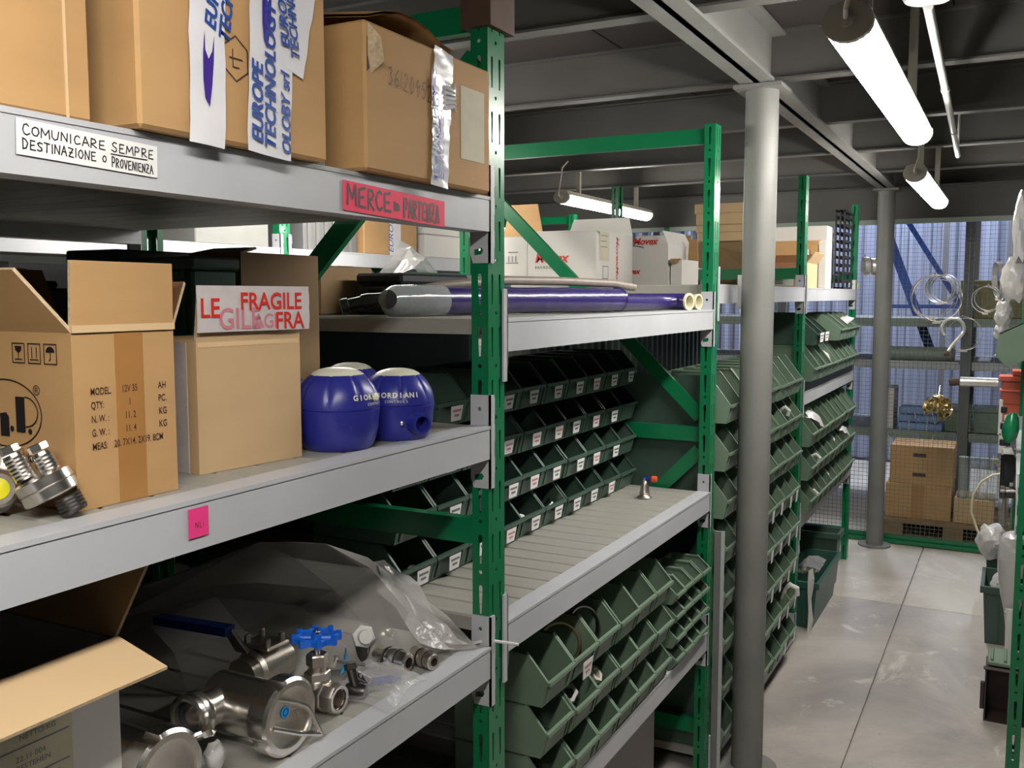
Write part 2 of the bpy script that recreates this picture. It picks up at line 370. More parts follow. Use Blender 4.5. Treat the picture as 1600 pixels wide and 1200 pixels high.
lamp(-1.2, 7.9, 3.9, 1.39, 'unseen tube lamp added to light the hall beyond the fence, left', glow='hall_fill_glow')  # added pair out of view, standing in for daylight on the hall wall
lamp(.3, 7.9, 3.9, 1.39, 'unseen tube lamp added to light the hall beyond the fence, right', glow='hall_fill_glow')
t = thing('conduit_pipe', 'long white conduit pipe with round rosette below the ceiling joists', 'pipe', (-.19, 2.2, 2.2))
MB().tube([(0, 0, 0), (-.03, 1.2, .0), (-.062, 2.36, 0)], .0105, 10).build('pipe', 'white_paint', t, True)
MB().lathe([(.045, .012), (.05, .004), (.045, -.004), (.012, -.012)], 24, (0, -.012, .012)).build('rosette', 'white_paint', t, True)
MB().cyl((0, -.012, .02), (0, -.012, .248), .007, 8).build('drop_rod', 'white_paint', t)
MB().cyl((-.06, 2.3, .0), (-.06, 2.3, .248), .005, 8).build('hanger', 'white_paint', t)
for k in (.9, 1.7):
    MB().lathe([(.013, -.01), (.013, .01)], 12, (-.03 * k / 1.2, k, 0), (0, 1, 0)).build('clip', 'white_paint', t)

# ------------------------------------------------------------------ racks
def slot(cx, cz, w1, w2, h):
    return [(cx - w1 / 2, cz + h / 2 - w1 / 2), (cx - w1 / 3, cz + h / 2), (cx + w1 / 3, cz + h / 2), (cx + w1 / 2, cz + h / 2 - w1 / 2), (cx + w2 / 2, cz - h / 2), (cx - w2 / 2, cz - h / 2)]
def hexhole(cx, cz, r): return [(cx + r * math.cos(a), cz + r * math.sin(a)) for a in (2 * PI * k / 6 for k in range(6))]
PW = .062
def upright_mesh(h, p=.097):
    mb = MB()
    for k in range(int(h / p)):
        z0 = k * p
        fr = lambda u, v, q: (q, u, v)
        mb.plate([[(0, z0), (PW, z0), (PW, z0 + p), (0, z0 + p)], slot(.016, z0 + .06, .007, .004, .055), slot(.044, z0 + .06, .008, .004, .055), hexhole(.03, z0 + .016, .0038)], fr, -.002)
        for yy, s in ((0, 1), (PW, -1)):
            f2 = lambda u, v, q: (-u, yy + q, v)
            mb.plate([[(.001, z0), (.035, z0), (.035, z0 + p), (.001, z0 + p)], slot(.018, z0 + .06, .009, .0045, .055), hexhole(.018, z0 + .016, .0042)], f2, .002 * s)
    zt = int(h / p) * p
    for yy, s in ((.002, .014), (PW - .002, -.014)): mb.box((-.035, min(yy, yy + s), 0), (-.033, max(yy, yy + s), zt))
    return mb.mesh('upright', 'green_paint')
UM = upright_mesh(2.2)
def plank_mesh(d, wd):
    mb = MB(); c = .004
    pr = [(0, -.004), (c, 0), (wd - c, 0), (wd, -.004), (wd, -.03), (0, -.03)]
    mb.loft([[(xx, py, pz) for py, pz in pr] for xx in (0, -d)], True); return mb.mesh('plank', 'grey_plank')
def connector(mb, ye, s): # L-shaped end plate; ye = end of beam, s=+1 at far end (post beyond), -1 at near end
    fr = lambda u, v, q: (u, ye + q * s, v)
    mb.plate([[(.006, .056), (-.036, .056), (-.036, -.1), (-.03, -.118), (.006, -.118)], hexhole(-.017, .03, .0045), [(-.028, -.094), (-.012, -.09), (-.008, -.095), (-.012, -.102), (-.028, -.104)]], fr, .003)
    a, b = sorted((ye, ye + s * .016))
    mb.box((.002, a, -.118), (.006, b, .056))
    for z in (.02, -.03, -.09): mb.box((.0005, min(b, a) + .004, z), (.0045, max(a, b) + .004, z + .03))
def rack(name, label, xf, ys, depth, bays, faceneg=False, braces=True, hpost=2.2, horiz=(.17, 1.153, 2.1), nplank=20, group=None):
    t = thing(name, label, 'rack', (xf, ys[0], 0), PI if faceneg else 0)
    if faceneg: t.location = (xf, ys[-1] + PW, 0)
    Y = [(y - ys[0]) if not faceneg else (ys[-1] - y) for y in ys]
    if faceneg: Y = sorted(Y)
    for y in Y:
        link('upright', UM, t, (0, y, 0))
        o = link('upright', UM, t, (-depth, y + PW, 0)); o.rotation_euler = (0, 0, PI)
        far = name == 'pallet_rack' and xf == -.85 and y > 4
        for z in ((.17, .75, 1.7) if far else horiz):
            MB().box((-depth + .036, y + .02, z - .024), (-.036, y + .045, z + .024)).build('crossbar', 'green_paint', t)
    zz = [(.24, 1.10), (1.21, 2.03)]
    for q, y in enumerate(Y):
        far = xf == -.85 and y > 4
        for k, (za, zb) in enumerate(zz[:1] if far else zz):
            up = (k == 1) ^ (q % 2 == 1)
            a = Vector((-.04, y + .03, zb if not up else za)); b = Vector((-depth + .04, y + .03, za if not up else zb))
            if q == 0 and k == 1 and False: pass
            d = (b - a).normalized(); n = Vector((-d.z, 0, d.x)) * .022; e = Vector((0, .008, 0))
            MB().hexa([a - n - e, b - n - e, b - n + e, a - n + e, a + n - e, b + n - e, b + n + e, a + n + e]).build('diagonal_brace', 'green_paint', t)
    for (y0, y1), levels in zip(zip(Y, Y[1:]), bays):
        a, b = y0 + PW, y1
        pm = plank_mesh(depth - .05, (b - a) / nplank - .0016)
        for z in levels:
            for side in (0, 1):
                mb = MB(); mb.box((-.036, a + .003, -.062), (.005, b - .003, 0))
                mb.box((.005, a + .003, -.006), (.0065, b - .003, 0))
                bo = mb.build('beam', 'grey_beam', t)
                c1 = MB(); connector(c1, b - .003, 1); c1.build('connector', 'grey_beam', bo)
                c2 = MB(); connector(c2, a + .003, -1); c2.build('connector', 'grey_beam', bo)
                if side == 0: bo.location = (0, 0, z)
                else: bo.location = (-depth, a + b, z); bo.rotation_euler = (0, 0, PI)
            for k in range(nplank):
                link('plank', pm, t, (-.025, a + k * (b - a) / nplank + .0008, z - .001))
    return t
ra = rack('pallet_rack', 'green and grey shelving rack along the left side of the aisle', -.85, [.0, 1.505, 2.945, 4.385, 5.93], .93,
     [(.944, 1.362, 1.777), (.51, .972, 1.557), (.077, 1.637), (.585, 1.16, 1.637)])
MB().box((-.05, 1.495, 2.075), (.012, 1.585, 2.16)).build('rusty_bracket', 'wood_brown', ra)
cp = MB(); pr = []; x = 0
while x < 2.86: pr += [(x, 0), (x + .03, 0), (x + .04, .02), (x + .07, .02)]; x += .08
cp.loft([[(py - .86, 3.02 + px, z) for px, py in pr] for z in (.1, 1.48)], False, False); cp.build('corrugated_back_panel', 'grey_green', ra)
MB().box((-.5, 3.008, .08), (-.05, 3.014, 1.34)).build('side_panel', 'bin_dark_green', ra)
rb = rack('pallet_rack', 'far shelving rack across the next aisle with white beams and cartons', -2.6, [1.5, 2.92, 4.33, 5.75], .9, [(.7, 1.33, 1.79), (.7, 1.33, 1.79), (.7, 1.33, 1.79)], nplank=12)
rc = rack('pallet_rack', 'green shelving rack edge-on along the right side of the aisle', .027, [2.9, 4.4, 5.86], .9, [(1.05, 1.72), (1.05, 1.72)], faceneg=True, nplank=12)

# ------------------------------------------------------------------ storage bins
def bin_mesh(wd, d, h, lip, m, top=.22):
    mb = MB(); t = .0026; fx = .014
    P = [(-fx, 0), (0, lip), (-top * d, h), (-d, h), (-d, 0)]
    for y in (0, wd - t): mb.loft([[(px, y + q, pz) for px, pz in P] for q in (0, t)], True)
    mb.hexa([(-fx - t, t, 0), (-fx, t, 0), (-fx, wd - t, 0), (-fx - t, wd - t, 0), (-t, t, lip), (0, t, lip), (0, wd - t, lip), (-t, wd - t, lip)])
    mb.box((-d, t, 0), (-fx, wd - t, t)); mb.box((-d, t, t), (-d + t, wd - t, h))
    mb.box((-.003, .001, lip - .007), (.006, wd - .001, lip + .001))                       # rolled lip
    for y in (0, wd - .006):                                                              # rims on the side walls
        a, b = Vector((0, y, lip)), Vector((-top * d, y, h)); q = Vector((0, .006, 0)); u = Vector((-.001, 0, .003))
        mb.hexa([a, b, b + q, a + q, a + u, b + u, b + q + u, a + q + u]); mb.box((-d, y, h - .004), (-top * d, y + .006, h))
    for k in (.12, .88): mb.hexa([(-fx + .001, wd * k - .002, .004), (-fx + .004, wd * k - .002, .004), (-fx + .004, wd * k + .002, .004), (-fx + .001, wd * k + .002, .004),
                                  (-.004, wd * k - .002, lip - .006), (.002, wd * k - .002, lip - .006), (.002, wd * k + .002, lip - .006), (-.004, wd * k + .002, lip - .006)])
    return mb.mesh('storage_bin', m)
def tag_mesh(w, h, bars=True, red=False):
    mb = MB(); mb.hexa([(0, .1 * w, 0), (.001, .1 * w, 0), (.001, .9 * w, 0), (0, .9 * w, 0), (.004, 0, h), (.005, 0, h), (.005, w, h), (.004, w, h)])
    if bars:
        mb.mi(2 if red else 1)
        for z, a, b in ((.7, .15, .85), (.38, .3, .7)): mb.hexa([(.004 * z + .0012, w * a, h * z - .003), (.004 * z + .0016, w * a, h * z - .003), (.004 * z + .0016, w * b, h * z - .003), (.004 * z + .0012, w * b, h * z - .003),
                                                         (.004 * z + .0014, w * a, h * z + .002), (.004 * z + .0018, w * a, h * z + .002), (.004 * z + .0018, w * b, h * z + .002), (.004 * z + .0014, w * b, h * z + .002)])
    return mb.mesh('paper_label', ['paper', 'ink_grey', 'ink_pink'])
TM = tag_mesh(.05, .034); TR = tag_mesh(.05, .034, True, True); TL = tag_mesh(.036, .05, False)
TB = tag_mesh(.1, .045)
BM = bin_mesh(.134, .225, .111, .055, 'bin_green'); BD = bin_mesh(.134, .225, .111, .055, 'bin_dark_green')
BL = bin_mesh(.145, .25, .157, .06, 'bin_green', .3); BS = bin_mesh(.08, .13, .064, .03, 'bin_green', .3)
ORD = ['leftmost', 'second from left', 'third from left', 'fourth from left', 'fifth from left', 'sixth from left', 'seventh from left', 'eighth from left', 'ninth from left', 'tenth from left']
ROW = ['bottom row', 'second row up', 'third row up', 'fourth row up', 'fifth row up', 'sixth row up', 'seventh row up', 'eighth row up']
def bins(me, x, y0, z0, ny, nz, py, pz, where, group, col='green bin', labels=None, rows=True, skip=(), noise=.003, tail=True):
    out = {}
    for k in range(nz):
        for j in range(ny):
            if (j, k) in skip: continue
            nm = ORD[j] if j < ny - 1 else 'rightmost'
            o = link('storage_bin', me, None, (x + R.uniform(-noise, noise), y0 + j * py, z0 + k * pz))
            tag(o, f'{col}, {nm} in {ROW[k]}, {where}' if rows else f'{col}, {nm} {where}', 'bin', group)
            if labels:
                lm = labels(j, k)
                if lm:
                    l = link('paper_label', lm, o, (.0035 if lm is not TL else .0015, (py - (.05 if lm is not TL else .036)) / 2 + R.uniform(-.012, .012), .012 if lm is not TL else .004))
            out[(j, k)] = o
    return out
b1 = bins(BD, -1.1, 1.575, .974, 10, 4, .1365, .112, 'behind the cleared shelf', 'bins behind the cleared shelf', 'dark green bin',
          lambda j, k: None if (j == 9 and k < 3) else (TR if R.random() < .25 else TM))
b2 = bins(BM, -.832, 1.722, .512, 6, 3, .1365, .1125, 'under the cleared middle shelf', 'bins under the cleared shelf')
b3 = bins(BS, -.832, 2.575, .512, 4, 4, .083, .065, 'by the second post', 'small bins by the second post', 'small green bin')
b4 = bins(BL, -.806, 3.02, .079, 8, 8, .148, .158, 'behind the near column', 'bins behind the near column', 'green bin', lambda j, k: TL if k in (0, 1, 2, 3, 4) and j > 2 and R.random() < .75 else None)
b5 = bins(BL, -.806, 4.46, .587, 9, 3, .148, .158, 'on the lower far shelf', 'bins on the lower far shelf')
sp = MB().box((-1.08, 4.46, 1.16), (-.845, 5.9, 1.205)); tag(sp.build('spacer_board', 'black_plastic'), 'dark board under the bins on the upper far shelf', 'board')
b6 = bins(BL, -.806, 4.47, 1.206, 9, 1, .148, .158, 'on the upper far shelf, lower level', 'bins on the upper far shelf')
b7 = bins(bin_mesh(.165, .25, .14, .06, 'bin_green', .4), -.806, 5.18, 1.366, 4, 1, .166, .15, 'of four stacked highest on the upper far shelf', 'top bins on the upper far shelf', 'wide green bin', rows=False)
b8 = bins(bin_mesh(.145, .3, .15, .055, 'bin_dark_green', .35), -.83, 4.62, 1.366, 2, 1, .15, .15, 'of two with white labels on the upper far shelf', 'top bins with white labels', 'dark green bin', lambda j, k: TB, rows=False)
t = thing('grey_sheet', 'thin grey sheet panel standing upright just behind the second green post', 'panel', (-.828, 3.011, 0))
MB().bbox((-.02, 0, 0), (.012, .006, .83), .002).build('sheet', 'grey_steel', t); MB().box((.004, -.001, .0), (.014, .008, .83)).build('edge_trim', 'grey_beam', t)
t = thing('grey_carton', 'pale grey box on the floor under the bins beside the second post', 'box', (-1.25, 2.1, 0))
MB().bbox((0, 0, 0), (.28, .7, .3), .004).build('body', 'grey_card', t); MB().box((.05, .33, .3), (.22, .37, .302)).build('tape', 'white_tape', t)

# ------------------------------------------------------------------ cartons
def carton(name, label, loc, rz, w_, d, h, m='carton', flaps=None, tape=True, group=None, cat='box', thick=.004, inside='carton_inside', edge='carton_edge'):
    t = thing(name, label, cat, loc, rz, group)
    b = MB(); k = thick
    if flaps is None: b.bbox((0, 0, 0), (w_, d, h), .004); b.build('body', m, t)
    else:
        b.box((0, 0, 0), (w_, d, k)); b.box((0, 0, k), (w_, k, h)); b.box((0, d - k, k), (w_, d, h)); b.box((0, k, k), (k, d - k, h)); b.box((w_ - k, k, k), (w_, d - k, h))
        b.build('body', m, t)
        for side, (ang, ln, tp) in flaps.items():
            a = math.radians(ang); L = w_ if side in 'FB' else d
            mb = MB()
            def P(u, v, q): # u along hinge, v along flap, q thickness ; ang 0 up, 90 outward
                o = math.sin(a) * v + math.cos(a) * q; z = h + math.cos(a) * v - math.sin(a) * q
                return {'F': (u, -o + 0, z), 'B': (u, d + o, z), 'L': (-o, u, z), 'R': (w_ + o, u, z)}[side]
            x0, x1 = (0, L)
            vs = [P(x0, 0, 0), P(x1, 0, 0), P(x1 - tp, ln, 0), P(x0 + tp, ln, 0), P(x0, 0, -k), P(x1, 0, -k), P(x1 - tp, ln, -k), P(x0 + tp, ln, -k)]
            mb.add(vs, [(0, 1, 2, 3)]); mb.mi(1).add(vs, [(7, 6, 5, 4)]); mb.mi(2).add(vs, [(0, 4, 5, 1), (1, 5, 6, 2), (2, 6, 7, 3), (3, 7, 4, 0)])
            mb.build('flap', [m, inside, edge], t)
    if tape and flaps is None:
        MB().box((0, d / 2 - .024, h), (w_, d / 2 + .024, h + .0006)).build('tape', 'brown_tape', t)
    return t
HF = PI / 2                                                                  # front face towards the aisle
FR = lambda x, z: frame((x, 0, z), (1, 0, 0), (0, 0, 1))                      # on a carton's front face
LF = lambda d, z: frame((0, d, z), (0, -1, 0), (0, 0, 1))                     # on its left face
# top shelf of the near bay
c1 = carton('carton', 'plain worn brown carton at the left edge on the top shelf', (-.862, .40, 1.779), HF, .287, .36, .34)
MB().box((.255, -.0012, 0), (.258, 0, .34)).build('crease', 'carton_light', c1)
c2 = carton('carton', 'large brown carton wrapped in white printed tape on the top shelf', (-.826, .716, 1.778), HF, .31, .36, .33)
def eu_tape(c, fr, w, h, k, swoosh=True, lines=True, m='white_tape', off=0, small=False):
    s = sheet('printed_tape', c, m, fr, w, h, .0005, 14, lambda x, y: .0006 + .0016 * abs(math.sin(9 * y + 3 * x + k)) + .0007 * math.sin(31 * y + k + x * 5))
    return s
def vtext(par, x, z, s, size, m, lean=0, shear=.25, bold=.0009, n0=.004):
    fr = frame((x, -n0, z), (lean, 0, 1), (-1, 0, lean)); return text('printed_lettering', par, s, size, fr, m, shear, bold * size / .03)
def swoosh(par, x, z, s, n0=.0046):
    mb = MB(); A = [(-.011, .0), (-.014, .03), (-.013, .07), (-.009, .105), (-.0085, .075), (-.002, .062), (.006, .075), (.011, .1), (.009, .06), (.004, .02), (-.002, -.012)]
    pts = [(x + px * s, -n0, z + pz * s) for px, pz in A]
    tri = tessellate_polygon([[Vector((p[0], p[2], 0)) for p in pts]])
    mb.add(pts, [tuple(q) for q in tri]); mb.build('printed_swoosh', 'ink_purple', par)
eu_tape(c2, frame((.066, -.0008, -.006), (1, 0, -.03), (.17, 0, 1)), .054, .34, 0)
vtext(c2, .107, .122, 'EUROPE', .024, 'ink_blue', .16); vtext(c2, .128, .112, 'TECHNOLOGY', .024, 'ink_blue', .16); swoosh(c2, .097, .045, .72)
eu_tape(c2, frame((.155, -.0016, -.004), (1, 0, -.06), (-.04, 0, 1)), .076, .34, 2)
vtext(c2, .178, .006, 'EUROPE', .026, 'ink_blue', .03, n0=.0065); vtext(c2, .2, .0, 'TECHNOLOGY', .026, 'ink_blue', .03, n0=.0065); vtext(c2, .228, -.002, 'OLOBY srl', .022, 'ink_blue', .0, n0=.0065)
swoosh(c2, .192, .13, .7, .007)
eu_tape(c2, frame((.218, -.0026, .108), (1, 0, -.25), (-.16, 0, 1)), .04, .23, 4)
vtext(c2, .228, .13, 'EUROPE', .021, 'ink_blue', -.1, n0=.0085); vtext(c2, .246, .118, 'TECHNOLOGY', .021, 'ink_blue', -.1, n0=.0085)
hx = [(.142 + .022 * math.cos(a), .1 + .026 * math.sin(a)) for a in (PI / 6 + k * PI / 3 for k in range(7))]
strokes('printed_symbol', c2, [('-', hx), ('-', [(.132, .1), (.152, .1)]), ('-', [(.137, .11), (.137, .09), (.147, .09)])], frame((0, -.0004, 0), (1, 0, 0), (0, 0, 1)), 'ink_brown', .0016)
c3 = carton('carton', 'brown carton with handwritten number and torn corner, right end of top shelf', (-.822, 1.106, 1.778), HF, .358, .33, .208)
c3.rotation_euler = (math.radians(-0), 0, HF)
fb = MB(); k = .004
rows = []
for i in range(7):
    a = i / 6; zz_ = .205 + .004 + .024 * math.sin(PI * min(1, a * 1.15)) - .0 * a
    rows.append([(.0 + .23 * a, -.006, zz_), (.0 + .23 * a, .09, zz_ + .012), (.0 + .23 * a, .16, .207)])
fb.loft(rows, False, False); fb.loft([[(p[0], p[1], p[2] + k) for p in r] for r in rows], False, False); fb.build('lifted_flap', 'carton', c3)
tp = MB(); tp.add([(.006, -.001, .205), (.02, -.014, .185), (.03, -.012, .155), (.012, -.001, .135), (.004, -.002, .16)], [(0, 1, 4), (1, 2, 4), (2, 3, 4)])
tp.build('torn_corner', 'carton_edge', c3); MB().hexa([(.004, -.0006, .137), (.02, -.0006, .15), (.02, 0, .15), (.004, 0, .137), (.005, -.0006, .185), (.02, -.0006, .17), (.02, 0, .17), (.005, 0, .185)]).build('tear_hole', 'ink_brown', c3)
eu_tape(c3, frame((.166, -.001, .1), (1, 0, -.1), (-.3, 0, 1)), .056, .112, 1); eu_tape(c3, frame((.163, -.0014, -.004), (1, 0, -.06), (.03, 0, 1)), .05, .13, 3)
for q in range(5): MB().tube([(.205, -.004, .12 + q * .008), (.225, -.008, .125 + q * .006), (.238, -.004, .118 + q * .012)], [.004, .003, .001], 6).build('tape_crease', 'white_tape', c3, True)
vtext(c3, .196, .006, 'EUROPE', .021, 'ink_blue', .02, n0=.0055); vtext(c3, .181, .0, 'TECHNOLOGY', .021, 'ink_blue', .02, n0=.0055); swoosh(c3, .172, .125, .55, .005); swoosh(c3, .195, .07, .5, .006)
sheet('paper_label', c3, 'paper_cream', frame((.258, -.0004, .048), (1, 0, 0), (-.1, 0, 1)), .078, .118)
strokes('handwritten_number', c3, word('36120952', .045, .132, .012, .026, .004, 0), frame((0, -.0004, 0), (1, 0, -.06), (.05, 0, 1)), 'ink_brown', .0015)
sheet('printed_tape', c3, 'white_tape', frame((0, .088, .0), (0, -1, 0), (0, 0, 1)), .014, .05)
# labels on the beams (they belong to the rack)
bx = .0068
def beamframe(y, z, du=0): return frame((bx, y, z), (0, 1, du), (0, 0, 1))
wl = sheet('notice_white', ra, 'paper', beamframe(.585, 1.734, -.028), .167, .034); wl['label'] = 'white paper notice hand-lettered in black'
wl2 = strokes('hand_lettering', wl, word('COMUNICARE', .006, .0195, .0077, .0088, .0021, 1.15) + word('SEMPRE', .107, .0195, .007, .0088, .0021, 1.15) + [('-', [(.106, .0165), (.1525, .0172)])]
              + word('DESTINAZIONE', .006, .006, .0059, .0088, .0017, 1.15) + [('O', .0955, .007, .005, .006)] + word('PROVENIENZA', .107, .0035, .0039, .0088, .0013, 1.15), beamframe(.585, 1.734, -.028), 'ink_black', .0013, .05)
rl = sheet('notice_red', ra, 'red_paper', beamframe(1.078, 1.7205, -.028), .268, .042); rl['label'] = 'red paper notice hand-lettered in black'
strokes('hand_lettering', rl, word('MERCE', .01, .0085, .0165, .027, .0045, 1.05) + word('in', .124, .013, .008, .014, .003, 0) + word('PARTENZA', .15, .0055, .0095, .027, .0035, 1.05), beamframe(1.078, 1.7205, -.028), 'ink_black', .0042, .04)
pk = sheet('sticky_note', ra, 'pink_paper', beamframe(.78, 1.316, .0), .031, .035); pk['label'] = 'pink sticky note'
strokes('hand_lettering', pk, [('N', .01, .011, .005, .007), ('L', .017, .011, .003, .007), ('i', .021, .011, .003, .006)], beamframe(.78, 1.316), 'ink_brown', .0006)
# middle shelf of the near bay
Z2 = 1.3615
k1 = carton('carton', 'open tan battery carton with printed specification on the middle shelf', (-.907, .683, Z2), HF, .142, .207, .198, 'carton', {'F': (2, .079, .001), 'L': (34, .082, .028), 'R': (42, .075, .03), 'B': (25, .08, .002)})
MB().box((.056, -.0007, .0), (.095, 0, .197)).build('tape', 'brown_tape', k1)
MB().box((.0, -.003, .198), (.142, .001, .206)).build('folded_crease', 'carton_light', k1)
for i, (a, b, c) in enumerate([('MODEL.', '12V 35', 'AH'), ('QTY:', '1', 'PC.'), ('N. W. :', '11. 2', 'KG'), ('G. W. :', '11. 4', 'KG'), ('MEAS:', '', '')]):
    z = .128 - i * .0155
    text('printed_lettering', k1, a, .0115, FR(.021, z), 'ink_brown', 0, .0001, sx=.68, lift=.001)
    if b: text('printed_lettering', k1, b, .0115, FR(.074, z), 'ink_brown', 0, .0001, 'CENTER', sx=.68, lift=.001)
    if c: text('printed_lettering', k1, c, .0115, FR(.115, z), 'ink_brown', 0, .0001, sx=.78, lift=.001)
text('printed_lettering', k1, '20. 7X14. 2X19. 8CM', .0115, FR(.05, .066), 'ink_brown', 0, .0001, sx=.69, lift=.001)
lf = frame((0, .207, 0), (0, -1, 0), (0, 0, 1))                               # left face: u from back (0) to the front edge (.207)
sy = []
for q in range(3):
    x = .107 + q * .0275; sy += [('-', [(x, .163), (x + .021, .163), (x + .021, .185), (x, .185), (x, .163)])]
sy += [('-', [(.1115, .167), (.1235, .167)]), ('-', [(.1175, .167), (.1175, .175)]), ('-', [(.138, .167), (.152, .167)]), ('-', [(.141, .169), (.141, .181)]), ('-', [(.149, .169), (.149, .181)]), ('-', [(.1725, .178), (.1725, .168), (.17, .167)])]
strokes('printed_symbols', k1, sy, lf, 'ink_black', .0012, 0)
def blob(par, pts, fr, m, nm='printed_symbol', lift=.0009):
    tri = tessellate_polygon([[Vector((a, b, 0)) for a, b in pts]]); MB().add([fr @ Vector((a, b, lift)) for a, b in pts], [tuple(q) for q in tri]).build(nm, m, par)
blob(k1, [(.1115, .182), (.1235, .182), (.1225, .177), (.1175, .174), (.1125, .177)], lf, 'ink_black'); blob(k1, [(.165, .176)] + [(.1725 + .0075 * math.cos(a), .176 + .0065 * math.sin(a)) for a in (PI - PI * k / 8 for k in range(9))], lf, 'ink_black')
el = [(.09 + .063 * math.cos(a), .104 + .039 * math.sin(a)) for a in (2 * PI * k / 40 for k in range(41))]
strokes('printed_logo', k1, [('-', el), ('-', [(.125 + .0215 * math.cos(a), .107 + .017 * math.sin(a)) for a in (PI / 2 - PI * k / 12 for k in range(13))])], lf, 'ink_black', .0016, 0)
blob(k1, [(.108, .083), (.124, .083), (.124, .124), (.108, .124)], lf, 'ink_black', 'printed_logo'); blob(k1, [(.079, .077), (.095, .077), (.095, .1), (.09, .105), (.079, .103)], lf, 'ink_black', 'printed_logo')
for cx, cy in ((.1, .0865), (.132, .085)): blob(k1, [(cx + .0035 * math.cos(a), cy + .0035 * math.sin(a)) for a in (2 * PI * k / 10 for k in range(10))], lf, 'ink_black', 'printed_logo')
text('printed_lettering', k1, 'n', .03, lf @ Matrix.Translation((.05, .08, 0)), 'ink_black', 0, .001, lift=.0009)
text('printed_lettering', k1, '®', .016, lf @ Matrix.Translation((.14, .127, 0)), 'ink_brown', lift=.0009)
text('printed_lettering', k1, 'batteria.it', .016, lf @ Matrix.Translation((.085, .05, 0)), 'ink_black', .1, .0003, lift=.0009)
k2 = carton('carton', 'open tan carton with torn fragile tape on its raised flap', (-.953, .904, Z2), HF - math.atan2(.02, .182), .183, .2, .177, 'carton_tan', {'F': (3, .073, .004), 'B': (-100, .08, .001)})
k2f = frame((0, -.006, .178), (1, 0, 0), (0, 0, 1))
sheet('fragile_tape', k2, 'clear_tape', k2f @ Matrix.Translation((-.004, .012, .002)), .198, .062, .0005, 8, lambda x, y: .0012 * abs(math.sin(7 * y + 6 * x)) + .0008 * math.sin(19 * x + y * 3))
for s, x, y, sz, m, l in (('LE', .0, .032, .036, 'ink_red', .0046), ('FRAGILE', .066, .042, .033, 'ink_red', .0046), ('GILE', .03, .016, .04, 'ink_pink', .004), ('FRA', .128, .014, .034, 'ink_red', .0046), ('AGI', .09, .016, .028, 'ink_pink', .004)):
    text('printed_lettering', k2, s, sz, k2f @ Matrix.Translation((x, y, 0)), m, 0, .0006, sx=.92, lift=l)
MB().box((-.0008, .02, .0), (0, .07, .176)).build('white_tape', 'clear_tape', k2)
text('printed_lettering', k2, 'FRAGILE', .045, frame((-.0012, .07, .004), (0, 0, 1), (0, 1, 0)), 'ink_red', 0, .001)
MB().box((.002, -.0005, .17), (.18, 0, .1766)).build('pressed_edge', 'carton_light', k2)
# blue ball tanks
def sphere_tank(loc, Rr, label, rz, boss=False, txt='', tx=0):
    t = thing('sphere_tank', label, 'plastic ball', loc, rz, 'blue balls on the middle shelf')
    mb = MB(); n = 96; H = Rr * 1.93; rings = []
    zs = [0, .03, .1, .25, .38, .47, .485, .495, .505, .52, .6, .68, .76, .83, .88, .905]
    for q, zf in enumerate(zs):
        z = zf * H; c = Rr * .965; dz = (z - H * .5); r = math.sqrt(max(Rr * Rr - dz * dz, (Rr * .45) ** 2))
        if zf == 0: r = Rr * .62
        if zf == 0: r = Rr * .76
        if zf == .03: r = Rr * .82
        if zf == .1: r = Rr * .88
        if zf == .25: r = max(r, Rr * .955)
        if zf in (.495,): r *= .975
        ring = []
        for k in range(n):
            a = 2 * PI * k / n; g = (k % 12) - 6
            dep = 0
            if zf > .55: dep = .05 * Rr * math.exp(-(g * 1.1) ** 2) * min(1, (zf - .53) / .15)
            ring.append(((r - dep) * math.cos(a), (r - dep) * math.sin(a), z))
        rings.append(ring)
    mb.loft(rings, True); mb.build('shell', 'blue_plastic', t, True)
    r9 = math.sqrt(Rr * Rr - (.405 * H) ** 2)
    MB().lathe([(r9 * .99, .9 * H), (r9 * .9, .93 * H), (r9 * .7, .962 * H), (r9 * .4, .985 * H), (.001, .993 * H)], 40, caps=False).build('cap', 'cream_plastic', t, True)
    d = Rr * .9
    if boss:
        MB().lathe([(.018, -.012), (.017, .018), (.0165, .03), (.0125, .03), (.012, .004), (.0, .004)], 24, (d * .88 * math.cos(0), 0, .26 * H), (1, 0, 0), False).build('port_boss', 'blue_plastic', t, True)
        MB().lathe([(.0035, 0), (.0035, .012), (.0, .013)], 10, (d * .88, -.022, .27 * H), (.9, -.4, 0), False).build('screw', 'steel', t, True)
    else:
        MB().lathe([(.0125, 0), (.0125, .006), (.0088, .006), (.008, -.004), (0, -.004)], 24, (d * .952, 0, .27 * H), (1, 0, -.35), False).build('port_rim', 'blue_plastic', t, True)
        MB().lathe([(.0085, 0), (0, .0005)], 20, (d * .955 + .001, 0, .2695 * H), (1, 0, -.35), False).build('port_hole', 'black_void', t)
    if txt:
        for ln, (s, sz, zz_) in enumerate(((txt, .0115, .62), ('CONTROLS', .006, .55))):
            for i, ch in enumerate(s):
                a = tx + (i - len(s) / 2) * (sz * .82) / Rr; z = zz_ * H; r = math.sqrt(Rr * Rr - (z - H / 2) ** 2) + .0008
                n_ = Vector((math.cos(a) * r, math.sin(a) * r, z - H / 2)).normalized(); u = Vector((-math.sin(a), math.cos(a), 0))
                text('printed_lettering', t, ch, sz, frame((r * math.cos(a), r * math.sin(a), z), u, n_.cross(u)), 'cream_plastic', 0, .0004 if not ln else 0, 'CENTER', lift=.0006)
        MB().lathe([(.007, 0), (.006, .004), (0, .005)], 16, ((Rr - .002) * math.cos(tx), (Rr - .002) * math.sin(tx) , .64 * H), (math.cos(tx), math.sin(tx), .25), False).build('knob', 'cream_plastic', t, True) if not boss else None
    return t
